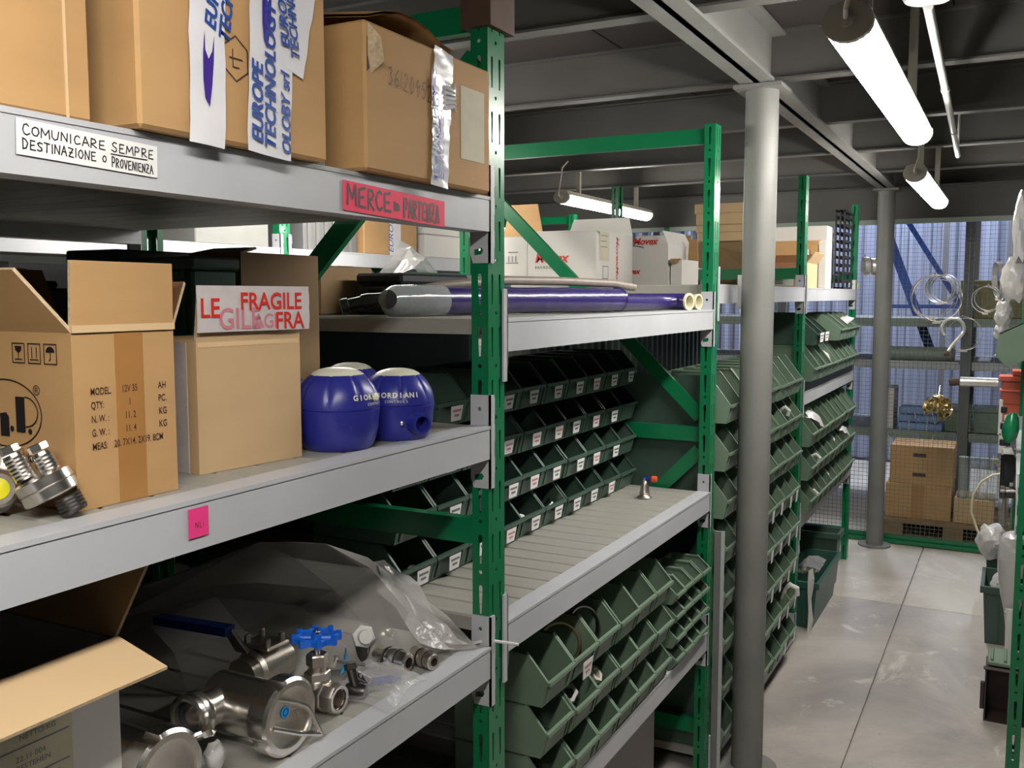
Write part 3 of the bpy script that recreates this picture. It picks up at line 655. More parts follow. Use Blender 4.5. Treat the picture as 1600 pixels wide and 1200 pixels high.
sphere_tank((-.938, 1.178, Z2), .0665, 'blue ball tank with cream cap standing next to the fragile carton', math.radians(-42), False, 'GIORDIANI', math.radians(52))
sphere_tank((-.915, 1.31, Z2), .0615, 'blue ball tank with protruding round port, nearest the green post', math.radians(-25), True, 'GIORDIANI', math.radians(-30))
sphere_tank((-1.09, 1.2, Z2), .062, 'blue ball tank half hidden behind the fragile carton', math.radians(-42))
sphere_tank((-1.06, 1.37, Z2), .062, 'blue ball tank with grey cap peeking out behind the front pair', math.radians(-42))
bp = MB(); bp.box((-.9, .065, .06), (-.89, 1.5, 1.31)); bp.build('light_block_panel', 'black_plastic', ra)  # black sheet added to stop light leaking in behind the near bay
bp = MB(); bp.box((-.9, 1.57, .06), (-.89, 2.94, 1.5)); bp.build('light_block_panel', 'black_plastic', ra)  # same added light block behind the second bay

# ------------------------------------------------------------------ valves and fittings, lower shelf of the near bay (top of shelf .9435)
Z1 = .9435
def thread(mb, o, ax, r, L, n=7, seg=20):
    pr = []
    for k in range(n): pr += [(r, L * k / n), (r * .93, L * (k + .5) / n)]
    mb.lathe([(r * .75, 0)] + pr + [(r * .9, L), (r * .7, L), (r * .65, L * .4), (0, L * .4)], seg, o, ax, False); return mb
def hexnut(mb, o, ax, r, L): return mb.lathe([(r * .9, 0), (r, L * .12), (r, L * .88), (r * .9, L)], 6, o, ax)
def clamp_valve(loc, label, handle=True, rz=0, BLN=.12):
    t = thing('clamp_fitting', label, 'pipe fitting', loc, rz)
    b = MB(); b.lathe([(.034, -BLN), (.042, -BLN + .008), (.042, -.02), (.05, -.012), (.05, 0)], 40, (0, 0, .057), (1, 0, 0)); b.build('body', 'steel', t, True)
    c = MB(); n = 64; rings = []
    for x_, r in ((-.004, .05), (-.002, .0565), (.022, .0565), (.026, .052), (.026, .044), (.021, .0435)):
        rings.append([(x_, (r - (.0045 if (r > .056 and (k % 16) < 2) else 0)) * math.cos(2 * PI * k / n + .3), .057 + (r - (.0045 if (r > .056 and (k % 16) < 2) else 0)) * math.sin(2 * PI * k / n + .3)) for k in range(n)])
    c.loft(rings, False); c.build('slotted_nut', 'steel', t, True)
    MB().lathe([(.0437, .012), (.0437, .0225), (.041, .0215), (.036, .02), (0, .0195)], 48, (0, 0, .057), (1, 0, 0), False).build('blank_cap', 'steel_cast', t, True)
    if handle:
        h = MB(); h.tube([(.02, -.036, .098), (.03, .006, .078), (.034, .024, .066), (.036, .03, .056), (.04, .048, .016)], .0038, 8); h.tube([(.04, .048, .016), (.03, .01, .03), (.02, -.032, .052)], .0038, 8); h.build('handle', 'steel', t, True)
        MB().lathe([(.0085, 0), (.0085, .0006), (0, .0006)], 20, (.0205, -.006, .066), (1, 0, 0)).build('round_sticker', 'sticker_blue', t)
        MB().tube(ring_pts((.0214, -.006, .066), .005, (1, 0, 0), 14), .0006, 4, False, True).build('sticker_emblem', 'lever_blue', t)
    return t
t = clamp_valve((-.915, 1.0, Z1), 'steel valve body with slotted clamp cap, bent rod handle and blue sticker')
br = MB(); br.lathe([(.03, 0), (.026, .03), (.026, .07), (.03, .075), (.034, .078), (.034, .083), (.0325, .085), (.034, .087), (.0325, .089), (.034, .091), (.034, .1), (.029, .102), (.024, .1), (.024, .088), (.018, .087), (.0165, .06), (0, .055)], 36, (-.088, .014, .062), (0, -1, .03), False); br.build('side_branch', 'steel', t, True)
MB().tube(ring_pts((-.088, -.0745, .0645), .0215, (0, -1, .03), 24), .0028, 8, False, True).build('gasket', 'dark_rubber', t, True)
t = clamp_valve((-.94, .803, Z1), 'steel valve body lying nearest the bottom edge beside the white carton', False)
wn = MB(); wn.tube([(.018, .05, .085), (.03, .062, .09), (.036, .066, .085)], .005, 8); hexnut(wn, (.026, .056, .088), (.6, .5, .3), .009, .012); wn.build('wing_bolt', 'steel', t, True)
fb = MB(); fb.loft([[((.012 + .013 * math.cos(a) * f), .012 + .015 * math.sin(a) * f, .048 + q * .012 + .004 * math.sin(3 * a + q)) for a in (2 * PI * k / 12 for k in range(12))] for q, f in ((-1, .5), (0, 1), (1, 1.1), (2, .6))], True)
tag(link('film_scrap', fb.mesh('film_scrap', 'film_milky', True), None, (-.945, .885, Z1 - .02)), 'crumpled clear film scrap between the two steel valve bodies', 'plastic film')
# ball valve with blue lever
t = thing('ball_valve', 'steel ball valve with long dark blue lever and mounting pad', 'valve', (-1.09, 1.16, Z1))
b = MB(); b.lathe([(.0, -.05), (.03, -.05), (.03, -.03), (.036, -.024), (.036, .024), (.03, .03), (.03, .05), (0, .05)], 28, (0, 0, .037), (0, 1, 0), False); b.lathe([(.02, 0), (.02, .03), (.014, .03), (.014, .045)], 20, (0, 0, .03), (0, 0, 1)); b.build('body', 'steel_cast', t, True)
p = MB(); p.bbox((-.03, -.024, .074), (.034, .03, .081), .003)
for dx, dy in ((-.02, -.014), (.024, -.014), (.024, .02), (-.02, .02)): p.lathe([(.0055, 0), (.0055, .012), (.004, .014)], 10, (dx, dy, .08), (0, 0, 1))
p.build('mounting_pad', 'steel_cast', t)
l = MB(); l.hexa([(-.012, -.05, .078), (.014, -.05, .078), (.014, -.046, .083), (-.012, -.046, .083), (-.045, -.045, .108), (-.025, -.045, .108), (-.025, -.04, .111), (-.045, -.04, .111)]); l.build('lever_bracket', 'steel', t)
l = MB(); l.hexa([(-.19, -.06, .096), (-.03, -.054, .1), (-.03, -.032, .1), (-.19, -.038, .096), (-.19, -.06, .11), (-.03, -.054, .115), (-.03, -.032, .115), (-.19, -.038, .11)]); l.build('lever', 'lever_blue', t)
# gate valve with blue hand wheel
t = thing('gate_valve', 'steel gate valve with bright blue hand wheel on its stem', 'valve', (-.953, 1.135, Z1))
b = MB(); b.lathe([(.0, -.034), (.016, -.034), (.022, -.03), (.022, -.014), (.025, -.01), (.025, .018), (.023, .02), (.0235, .036), (.0215, .04), (.0165, .039), (.0155, .012), (0, .012)], 8, (0, 0, .027), (1, 0, 0), False, PI / 8)
b.lathe([(.02, .0), (.02, .03), (.0175, .034)], 20, (0, 0, .02), (0, 0, 1)); b.build('body', 'steel_cast', t, True)
MB().lathe([(.0205, .042), (.022, .0425), (.0215, .044), (.0165, .0435), (.0155, .015), (0, .015)], 32, (0, 0, .027), (1, 0, 0), False).build('port_ring', 'steel', t, True)
b = MB(); hexnut(b, (0, 0, .052), (0, 0, 1), .021, .014); b.lathe([(.014, 0), (.014, .012)], 18, (0, 0, .065), (0, 0, 1)); hexnut(b, (0, 0, .074), (0, 0, 1), .0175, .02); b.build('bonnet', 'steel_cast', t)
MB().lathe([(.005, .09), (.005, .128), (.0035, .129), (.0035, .134), (0, .135)], 12, (0, 0, 0), (0, 0, 1), False).build('stem', 'steel', t, True)
wz = .119; wm = MB(); n = 48
def wr(a): return .0335 + .0035 * math.cos(8 * a)
rr = [[((wr(2 * PI * k / n) + dx) * math.cos(2 * PI * k / n), (wr(2 * PI * k / n) + dx) * math.sin(2 * PI * k / n), wz + dz) for k in range(n)] for dx, dz in ((-.0075, -.003), (-.0075, .004), (-.003, .0062), (.001, .004), (.001, -.004), (-.004, -.006), (-.0075, -.003))]
wm.loft(rr, False)
for k in range(4):
    a = k * PI / 2 + .5; wm.tube([(.007 * math.cos(a), .007 * math.sin(a), wz), (.028 * math.cos(a), .028 * math.sin(a), wz)], .0042, 8)
wm.lathe([(.0085, -.006), (.0095, 0), (.0085, .006)], 18, (0, 0, wz), (0, 0, 1))
for k in range(8):
    a = k * PI / 4; wm.lathe([(.0048, -.0055), (.0055, 0), (.0045, .008)], 10, (.0345 * math.cos(a), .0345 * math.sin(a), wz), (0, 0, 1))
wm.build('hand_wheel', 'wheel_blue', t, True); hb = MB(); hexnut(hb, (0, 0, wz + .006), (0, 0, 1), .0065, .005); hb.build('wheel_nut', 'steel', t)
# small needle valve and clamps beside it
t = thing('needle_valve', 'small steel needle valve leaning right of the gate valve', 'valve', (-.928, 1.2, Z1))
b = MB(); b.lathe([(.0, -.016), (.011, -.016), (.012, -.01), (.012, .012), (.01, .018), (.006, .018), (.005, .0), (0, 0)], 12, (0, 0, .0125), (1, .2, 0), False); b.cyl((0, 0, .015), (-.012, .004, .045), .008, 12); hexnut(b, (-.012, .004, .045), (-.3, .1, .9), .011, .01); b.build('body', 'steel_dark', t, True)
h = MB(); h.tube([(-.03, -.012, .062), (-.014, .004, .056), (.004, .02, .05)], .0032, 8); h.tube([(-.034, -.016, .052), (-.03, -.012, .07)], .004, 8); h.build('tee_handle', 'steel', t, True)
h = MB()
for q in range(3): h.tube(ring_pts((-.004 + q * .006, .016 + q * .004, .03 - q * .004), .012, (.5, .3, .8), 16), .0022, 6, False, True)
h.build('clamp_rings', 'steel_dark', t, True)
# white nylon cap, polished couplings
t = thing('knob_valve', 'white hexagonal knob lying behind the small film bag', 'valve', (-1.0, 1.315, Z1))
k = MB(); hexnut(k, (0, 0, .055), (.75, -.62, .25), .021, .012); k.lathe([(.013, 0), (.012, .014), (0, .0145)], 24, (.009, -.007, .058), (.75, -.62, .25), False); k.build('knob', 'white_nylon', t)
k = MB(); k.lathe([(.012, 0), (.014, .01), (.014, .04), (.01, .05)], 16, (-.002, .002, 0.0), (0, 0, 1)); k.cyl((-.012, .01, .045), (.0, .0, .056), .012, 14); k.build('body', 'steel_dark', t, True)
def coupling(loc, rz, tilt, label, m='steel', sc=1, pr=None):
    t = thing('pipe_coupling', label, 'pipe fitting', loc, 0, None, (0, tilt, rz))
    pr = pr or [(.013, 0), (.0145, .002), (.0145, .018), (.011, .02), (.011, .024), (.016, .026), (.016, .034), (.0145, .036), (.0145, .056), (.012, .058), (.0075, .058), (.007, .03), (0, .03)]
    MB().lathe([(r * sc, h * sc) for r, h in pr], 28, (0, 0, 0), (1, 0, 0), False).build('body', m, t, True)
    g = MB()
    for h in (.022, .0405): g.tube(ring_pts((h * sc, 0, 0), .0152 * sc, (1, 0, 0), 24), .0011 * sc, 6, False, True)
    g.build('groove_rings', 'steel_dark', t, True); return t
coupling((-.985, 1.335, Z1 + .0165), math.radians(-3), 0, 'polished steel coupling lying right of the white knob', 'steel', 1.25)
coupling((-.93, 1.372, Z1 + .0165), math.radians(-18), 0, 'grooved steel coupling alone at the right on the lower shelf', 'steel_cast', 1.0)
t = coupling((-1.03, 1.39, Z1 + .05), math.radians(-20), math.radians(28), 'steel union tilted up behind the polished coupling', 'steel', 1.15)
sp2 = MB(); sp2.lathe([(.006, 0), (.0075, .01), (.0075, .022), (.004, .022), (.004, .012), (0, .012)], 14, (.045, 0, .008), (.6, 0, .8), False); sp2.build('side_nozzle', 'steel', t, True)
# small bag with blue part
t = thing('zip_bag', 'small clear bag holding a blue part at the shelf edge', 'bag', (-.915, 1.235, Z1))
g = MB(); nx, ny = 11, 9; rows = []
for i in range(nx):
    u = i / (nx - 1); row = []
    for j in range(ny):
        v = j / (ny - 1); e = min(u, 1 - u, v, 1 - v) * 2
        row.append((.055 - .125 * v + .012 * math.sin(5 * u + 1), -.06 + .14 * u + .012 * math.sin(4 * v), .003 + .042 * max(0, e) ** .6 * (.7 + .3 * v) + R.uniform(-.004, .005) * (e > .05)))
    rows.append(row)
g.loft(rows, False, False); g.build('film', 'film_small', t, True)
MB().tube([(-.03, -.01, .014), (.0, .01, .014), (.022, .042, .013)], .007, 10).build('blue_part', 'lever_blue', t, True)
MB().hexa([(-.06, .005, .03), (-.05, -.03, .03), (-.048, -.03, .031), (-.058, .005, .031), (-.07, .01, .06), (-.055, -.005, .065), (-.053, -.005, .066), (-.068, .01, .061)]).build('blue_tag', 'sticker_blue', t)
# large translucent bag draped over the rear of the shelf
g = MB(); rows = []; RB = random.Random(9)
BU = [0, .16, .34, .5, .62, .74, .86, 1]                                       # along the shelf, near to far
BH = [[0, .02, .035, .05, .06, .04, 0], [0, .05, .09, .1, .09, .07, 0], [0, .09, .15, .165, .14, .1, 0], [0, .11, .19, .215, .17, .12, 0], [0, .12, .2, .235, .215, .15, 0],
      [0, .1, .17, .215, .22, .17, .0], [0, .05, .12, .165, .18, .12, 0], [0, .02, .05, .08, .09, .05, 0]]
for i_, u in enumerate(BU):
    xr_, xf_ = -1.66 + .28 * u, -1.3 + .43 * u ** .7
    rows.append([(xr_ + (xf_ - xr_) * v + RB.uniform(-.015, .015), 1.02 + .47 * u + RB.uniform(-.014, .014) + .04 * math.sin(PI * v) * (1 - u), Z1 + .004 + max(0, .82 * BH[i_][j_] + RB.uniform(-.012, .012) * (BH[i_][j_] > 0))) for j_, v in enumerate((0, .17, .34, .5, .68, .86, 1))])
g.loft(rows, False, False); o = g.build('plastic_bag', 'film_big')
tag(o, 'big crumpled translucent plastic bag draped behind the valves on the lower shelf', 'bag')
g = MB(); rows = []
for i in range(9):
    u = i / 8; row = []
    for j in range(7):
        v = j / 6; row.append((-1.05 + .16 * u + .02 * math.sin(9 * v), 1.40 + .09 * v * (1 - .2 * u) + .01 * math.sin(7 * u), Z1 + .012 + .135 * (1 - u) ** 1.0 * (.75 + .25 * math.sin(PI * v)) + RB.uniform(-.008, .008)))
    rows.append(row)
g.loft(rows, False, False); o = g.build('film_wad', 'film_milky', None, True); tag(o, 'bright crinkled wad of film on the big bag beside the post', 'plastic film')
tag(MB().tube([(-.875, 1.49, Z1 + .006), (-.855, 1.515, Z1 + .007), (-.80, 1.53, Z1 + .003)], .003, 6).build('cable_tie', 'white_nylon', None, True), 'white strip sticking out of the rack past the nearest post', 'cable tie')
# white carton bottom left
t = carton('carton', 'open white carton with tan flaps at the bottom left on the lower shelf', (-.93, .30, Z1), HF, .445, .5, .25, 'white_card', {'F': (104, .088, .002), 'R': (38, .12, .01)}, inside='carton', edge='carton_edge')
for c in t.children:
    if c.name.startswith('flap'): c.data.materials[0] = MATS['carton_light']; c.data.materials[1] = MATS['carton_dull'] if c.name.endswith('1') else MATS['carton_light']
lb = sheet('paper_label', t, 'paper_cream', FR(.2, .1), .18, .13)
strokes('printed_rules', lb, [('-', [(.2, .135), (.375, .135)]), ('-', [(.2, .17), (.375, .17)]), ('-', [(.2, .2), (.375, .2)])], FR(0, 0), 'ink_grey', .0014, 0)
for x_, z_, s_ in ((.33, .155, '22.11 004'), (.33, .145, 'BESTEHEN'), (.34, .122, '17071 1660'), (.335, .178, 'NETTO KG')): text('printed_lettering', lb, s_, .009, FR(x_ - .02, z_), 'ink_grey', lift=.0012)
# steel fitting at the left end of the middle shelf
t = thing('steel_fitting', 'threaded steel valve body with yellow plug at the left end of middle shelf', 'pipe fitting', (-.93, .655, Z2))
A = Vector((-.35, -.25, .9)).normalized()
b = MB(); b.lathe([(.0, -.012), (.028, -.012), (.03, -.010), (.03, .0), (.0285, .001), (.03, .002), (.03, .012), (.027, .014), (.012, .02), (0, .02)], 40, (.012, 0, .032), A, False); b.build('flange', 'steel', t, True)
for k, (dx, dy) in enumerate(((-.003, -.016), (.012, .006))):
    q = MB(); thread(q, Vector((.012 + dx, dy, .032)) + A * .013, A, .0115, .03); q.build('nipple', 'steel', t, True)
    q = MB(); hexnut(q, Vector((.012 + dx, dy, .032)) + A * .044, A, .0105, .009); q.build('hex_cap', 'steel', t)
q = MB(); thread(q, Vector((.026, .006, .034)) - A * .012, -A, .015, .02, 5); q.build('lower_stub', 'steel_dark', t, True)
q = MB(); q.lathe([(.02, -.03), (.021, -.02), (.021, .0), (.017, .004), (.012, .004), (.012, -.01), (0, -.01)], 24, (-.028, -.03, .032), (.72, -.6, .1), False); q.lathe([(.018, -.01), (.022, .01), (.016, .04)], 20, (-.05, -.005, .03), (-.2, .2, .9)); q.build('elbow', 'steel_cast', t, True)
MB().lathe([(.0118, 0), (.0118, .006), (0, .008)], 24, (-.029, -.029, .032), (.72, -.6, .1), False).build('yellow_plug', 'yellow_cap', t)
q = MB(); q.lathe([(.016, -.015), (.018, 0), (.014, .015)], 20, (-.045, -.02, .02), (.8, -.5, -.2)); q.build('rear_stub', 'steel_dark', t, True)
# steel piece with orange knob on the cleared shelf
t = thing('orange_valve', 'small steel valve with orange knob standing on the cleared shelf', 'valve', (-1.0, 2.76, .9715))
MB().lathe([(.022, 0), (.023, .004), (.017, .009), (.015, .013), (.017, .016), (.014, .022), (.0125, .04), (.009, .052), (.006, .055), (.006, .064), (0, .064)], 24, (0, 0, 0), (0, 0, 1), False).build('body', 'steel_cast', t, True)
MB().tube([(-.006, 0, .062), (.024, .003, .062)], .006, 10).build('stem_bar', 'lever_blue', t, True); MB().lathe([(.009, 0), (.01, .004), (.009, .016), (.004, .017)], 16, (.022, .003, .062), (1, .1, 0)).build('knob', 'orange_knob', t, True)

# ------------------------------------------------------------------ bits lying in the bins
def bit(kind, loc, label, m, sc=1, rot=(0, 0, 0), group=None):
    t = MB()
    if kind == 'nut': t.lathe([(.012, 0), (.02, 0), (.021, .003), (.021, .013), (.02, .016), (.012, .016), (.012, 0)], 6, (0, 0, 0), (0, 0, 1), False)
    if kind == 'sleeve': t.lathe([(.014, 0), (.017, 0), (.017, .03), (.02, .031), (.02, .037), (.014, .037), (.014, 0)], 20, (0, 0, 0), (0, 0, 1), False)
    if kind == 'cross':
        t.cyl((-.025, 0, 0), (.025, 0, 0), .01, 10); t.cyl((0, -.025, 0), (0, .025, 0), .01, 10); t.cyl((0, 0, -.012), (0, 0, .02), .012, 10)
    if kind == 'ring': t.lathe([(.046, -.008), (.05, -.008), (.05, .008), (.046, .008), (.046, -.008)], 32, (0, 0, 0), (0, 0, 1), False)
    if kind == 'packet':
        rows = [[(x_, y_, .012 * math.sin(PI * i / 6) * math.sin(PI * j / 4) + R.uniform(-.004, .004) + (.02 * math.sin(PI * i / 6) if j in (1, 2, 3) else 0)) for j, y_ in enumerate((-.035, -.02, 0, .02, .035))] for i, x_ in enumerate((-.06, -.045, -.02, 0, .02, .045, .06))]
        t.loft(rows, False, False)
    if kind == 'hook': t.tube([(0, 0, 0), (0, 0, .03), (.01, 0, .045), (.03, 0, .04), (.035, 0, .02)], .007, 8)
    me = t.mesh({'nut': 'hex_nut', 'sleeve': 'pipe_sleeve', 'cross': 'pipe_cross', 'ring': 'clamp_ring', 'packet': 'film_packet', 'hook': 'hose_barb'}[kind], m, True)
    o = link(me.name, me, None, loc); o.rotation_euler = rot; o.scale = (sc,) * 3
    return tag(o, label, {'nut': 'nut', 'sleeve': 'pipe fitting', 'cross': 'pipe fitting', 'ring': 'clamp', 'packet': 'packet', 'hook': 'pipe fitting'}[kind], group)
bit('cross', (-1.15, 2.2, 1.0), 'white cross fitting in the bottom row behind the cleared shelf', 'white_nylon', .9, (.4, .5, .2))
bit('sleeve', (-1.14, 2.33, 1.0), 'open pipe sleeve standing up in the bottom row behind the cleared shelf', 'steel', 1.0, (-.5, .7, 0))
bit('sleeve', (-1.17, 1.69, .985), 'short steel sleeve in the bottom left bin behind the cleared shelf', 'steel_cast', .9, (.2, 1.2, 0))
bit('ring', (-.91, 1.945, .79), 'copper coloured clamp ring leaning in a top bin under the cleared shelf', 'brass', 1.0, (1.3, .2, .6))
bit('ring', (-.91, 2.085, .79), 'steel clamp ring leaning in a top bin under the cleared shelf', 'steel', .95, (1.2, .5, .9))
bit('nut', (-.888, 1.95, .672), 'white hex nut in the middle row under the cleared shelf, nearer one', 'white_nylon', 1.15, (.9, .6, 0))
bit('nut', (-.885, 2.08, .668), 'pale hex nut in the middle row under the cleared shelf, farther one', 'cream_plastic', 1.1, (.3, .9, .4))
bit('cross', (-.9, 2.06, .548), 'shiny steel cross fitting in the bottom row under the cleared shelf', 'steel', .9, (.6, .2, .3))
bit('packet', (-.86, 4.68, 1.0), 'long clear packet in the top row of the lower far shelf', 'film_milky', 1.4, (.2, .4, 1.3))
bit('packet', (-.85, 5.5, .84), 'white packet hanging over the far end of the middle row', 'film_milky', 1.3, (.1, .3, 1.4))
bit('hook', (-.86, 4.66, .80), 'white hose barb in the middle row of the lower far shelf', 'white_nylon', 1.2, (.2, .5, .3))
bit('nut', (-.86, 5.25, .83), 'white nut in the middle row of the lower far shelf', 'white_nylon', 1.2, (.5, .9, .3))
bit('nut', (-.86, 5.1, .665), 'white nut in the bottom row of the lower far shelf', 'white_nylon', 1.2, (.5, .9, .3))
bit('hook', (-.86, 4.65, .63), 'white hose barb in the bottom row of the lower far shelf', 'white_nylon', 1.1, (.2, .5, .3))
bit('packet', (-.87, 5.03, 1.29), 'white packet among the bins of the upper far shelf', 'film_milky', .9, (.3, .5, 1.2))
bit('packet', (-.86, 5.6, 1.45), 'clear packet standing in the highest far bins', 'film_milky', .9, (.3, -.6, .8))
bit('hook', (-.87, 4.0, 1.10), 'white hose barb in the seventh row behind the near column', 'white_nylon', 1.1, (.2, .5, .3))
bit('hook', (-.84, 4.06, .30), 'white hose barb standing in the second row behind the near column', 'white_nylon', 1.6, (.2, .2, .3))
lbl = link('paper_label', tag_mesh(.055, .042, True, True), b2[(1, 2)], (.006, .03, .0)); lbl['label'] = 'white and red paper label'

# ------------------------------------------------------------------ hoses on the upper shelf of the second bay (1.557)
Z3 = 1.5565
t = thing('hose_bundle', 'thick purple hose wrapped in glossy film on the upper shelf', 'hose', (0, 0, 0))
t.location = (-1.0, 2.0, Z3); O = Vector((-1.0, 2.0, Z3))
W = lambda *p: Vector(p) - O
g = MB(); path = [W(-1.15, 1.63, Z3 + .032), W(-1.13, 1.68, Z3 + .033), W(-1.04, 1.98, Z3 + .033), W(-.96, 2.22, Z3 + .033), W(-.935, 2.34, Z3 + .033), W(-.93, 2.355, Z3 + .033)]
pp = [];
for a, b in zip(path, path[1:]): pp += [a + (b - a) * (k / 6) for k in range(6)]
g.tube(pp + [path[-1]], [(.026 if i in (0,) else .0305 + .0012 * math.sin(i * 2.4)) for i in range(len(pp) + 1)], 20); g.build('wrapped_hose', 'hose_purple', t, True)
MB().tube([path[0] - Vector((-.01, .03, -.004)), path[0], path[1], path[1] + (path[2] - path[1]) * .25], [.02, .033, .0345, .0335], 16).build('film_end', 'film_clear', t, True)
t = thing('purple_hose', 'purple hose with open cream end pointing along the upper shelf', 'hose', (-.94, 2.3, Z3))
MB().tube([(-.1, -.3, .026), (-.03, .1, .026), (-.01, .3, .026), (.0, .37, .026), (.02, .415, .026), (.05, .43, .026), (.085, .42, .026)], .0245, 18, False).build('hose', 'hose_purple', t, True)
MB().lathe([(.0255, -.004), (.0255, .002), (.019, .002), (.019, -.04), (0, -.04)], 24, (.085, .42, .026), (1, -.3, 0), False).build('open_end', 'hose_cream', t, True)
t = thing('clear_hose', 'clear cream hose end lying beside the purple one near the second post', 'hose', (-.985, 2.4, Z3))
MB().tube([(-.06, -.3, .025), (-.01, .3, .025), (.0, .4, .025), (.03, .46, .025), (.075, .485, .025), (.11, .48, .025)], .024, 16, False).build('hose', 'film_clear', t, True); MB().lathe([(.0245, -.004), (.0245, .002), (.02, .002), (.02, -.04), (0, -.04)], 24, (.11, .48, .025), (1, -.2, 0), False).build('open_end', 'hose_cream', t, True)
t = thing('braided_hose', 'thin grey braided hose lying over the purple bundle with a dark coupling', 'hose', (-1.2, 1.62, Z3))
T0 = Vector((-1.2, 1.62, Z3)); U = lambda *p: Vector(p) - T0
hp = [U(-1.235, 1.615, Z3 + .026), U(-1.185, 1.65, Z3 + .04), U(-1.11, 1.76, Z3 + .065), U(-1.05, 1.95, Z3 + .079), U(-.99, 2.15, Z3 + .079), U(-.94, 2.33, Z3 + .075), U(-.915, 2.42, Z3 + .066)]
MB().tube(hp, .0105, 12).build('hose', 'hose_grey', t, True)
g = MB(); d = (hp[1] - hp[0]).normalized(); g.lathe([(.013, -.03), (.017, -.028), (.017, -.014), (.0135, -.012), (.0135, .014), (.0165, .016), (.0165, .028), (.012, .05), (.011, .06)], 14, hp[0], d); g.build('coupling', 'steel_dark', t, True)
# brown carton and things behind the hoses
carton('carton', 'plain brown carton on the upper shelf left of the hoses', (-1.40, 1.69, Z3), 0, .15, .2, .112, 'carton_dull').location.x = -1.54
t = thing('tool_case', 'black plastic case behind the hoses on the upper shelf', 'case', (-1.36, 1.78, Z3)); MB().bbox((0, 0, 0), (.13, .3, .07), .006).build('body', 'black_plastic', t); MB().bbox((0, 0, .071), (.13, .3, .095), .006).build('lid', 'black_plastic', t); MB().tube([(.05, -.004, .05), (.05, -.014, .06), (.09, -.014, .06), (.09, -.004, .05)], .004, 6).build('handle', 'black_plastic', t)
t = thing('crate', 'grey green lidded crate at the back of the upper shelf behind the hoses', 'crate', (-1.72, 2.22, Z3)); MB().bbox((.01, .01, 0), (.25, .54, .085), .004).build('body', 'bin_teal', t); MB().bbox((0, 0, .085), (.26, .55, .108), .004).build('lid', 'bin_dark_green', t)
g = MB(); rows = []
for i in range(7):
    u = i / 6; rows.append([(-1.74 + .1 * v + .02 * math.sin(6 * u), 2.4 + .22 * u + .02 * math.sin(5 * v), Z3 + .112 + .1 * math.sin(PI * u) * (1 - .5 * v) + RB.uniform(-.01, .01)) for v in (0, .3, .6, 1)])
g.loft(rows, False, False); tag(g.build('film_heap', 'film_milky'), 'white peaked heap of film on the crate behind the hoses', 'plastic film')
# things at the back of the near bay, middle shelf
carton('carton', 'dull brown carton with torn flap at the back of the middle shelf', (-1.275, 1.2, Z2), 0, .12, .2, .312, 'carton_dull', {'F': (-78, .05, .01)})
t = thing('crate', 'dark green crate standing before the dull brown carton', 'crate', (-1.29, 1.07, Z2)); MB().bbox((.005, .005, 0), (.155, .1, .28), .004).build('body', 'bin_teal', t); MB().bbox((0, 0, .28), (.16, .105, .3), .004).build('rim', 'bin_dark_green', t)
for k in (.02, .135): MB().box((k, .0, .02), (k + .006, .005, .28)).build('rib', 'bin_dark_green', t)
t = thing('crate', 'black crate between the green crate and the battery carton', 'crate', (-1.43, 1.08, Z2)); MB().bbox((0, 0, 0), (.12, .2, .31), .004).build('body', 'black_plastic', t); MB().bbox((-.004, -.004, .29), (.124, .204, .315), .003).build('rim', 'black_plastic', t)
t = carton('white_box', 'white box at the back left of the middle shelf behind the battery carton', (-1.76, .84, Z2), 0, .16, .25, .3, 'white_card')
t = carton('grey_box', 'grey box next to the white one at the back left of the middle shelf', (-1.585, .86, Z2), 0, .08, .2, .285, 'grey_card')
t = thing('dark_case', 'dark grey case at the back of the middle shelf behind the raised flap', 'case', (-1.48, .9, Z2)); MB().bbox((0, 0, 0), (.18, .13, .25), .005).build('body', 'black_plastic', t); MB().bbox((.05, .03, .25), (.13, .1, .262), .004).build('handle', 'black_plastic', t)

# ------------------------------------------------------------------ boxes on the top shelf of the third bay (1.637)
Z4 = 1.637
t = carton('white_box', 'white box with tall tan flap standing left of the red lettered boxes', (-1.795, 3.16, Z4), 0, .178, .14, .185, 'white_card', {'B': (4, .13, .03), 'F': (-95, .06, .01)}, inside='carton')
text('printed_lettering', t, 'Movex', .04, frame((.08, -.0006, .01), (0, 0, 1), (-1, 0, 0)), 'ink_red', .25, .001)
strokes('printed_symbols', t, [('-', [(.09, .085), (.14, .085)]), ('-', [(.1, .09), (.1, .11)]), ('-', [(.115, .09), (.115, .11)]), ('-', [(.13, .09), (.13, .11)]), ('-', [(.1, .125), (.14, .125)])], frame((0, -.0006, 0), (1, 0, 0), (0, 0, 1)), 'ink_grey', .003, 0)
t = carton('white_box', 'white box with big red lettering and open flaps, largest of the row', (-1.61, 3.15, Z4), 0, .275, .36, .198, 'white_card', {'B': (12, .07, .02), 'F': (-110, .06, .0), 'R': (-100, .05, .01)}, inside='white_card', edge='white_card')
text('printed_lettering', t, 'Movex', .048, frame((.03, -.0006, .085), (1, 0, 0), (0, 0, 1)), 'ink_red', .25, .0012)
text('printed_lettering', t, 'BRANDED BELT', .014, frame((.03, -.0006, .062), (1, 0, 0), (0, 0, 1)), 'ink_grey', space=1.35)
rf = frame((.275, 0, 0), (0, 1, 0), (0, 0, 1))
sheet('paper_label', t, 'paper_cream', rf @ Matrix.Translation((.03, .09, .0004)), .09, .105); strokes('printed_rules', t, [('-', [(.04, .18), (.1, .18)]), ('-', [(.04, .16), (.09, .16)]), ('-', [(.04, .14), (.1, .14)]), ('-', [(.06, .025), (.11, .025), (.11, .07), (.06, .07), (.06, .025)])], rf, 'ink_grey', .003, 0, .0014)
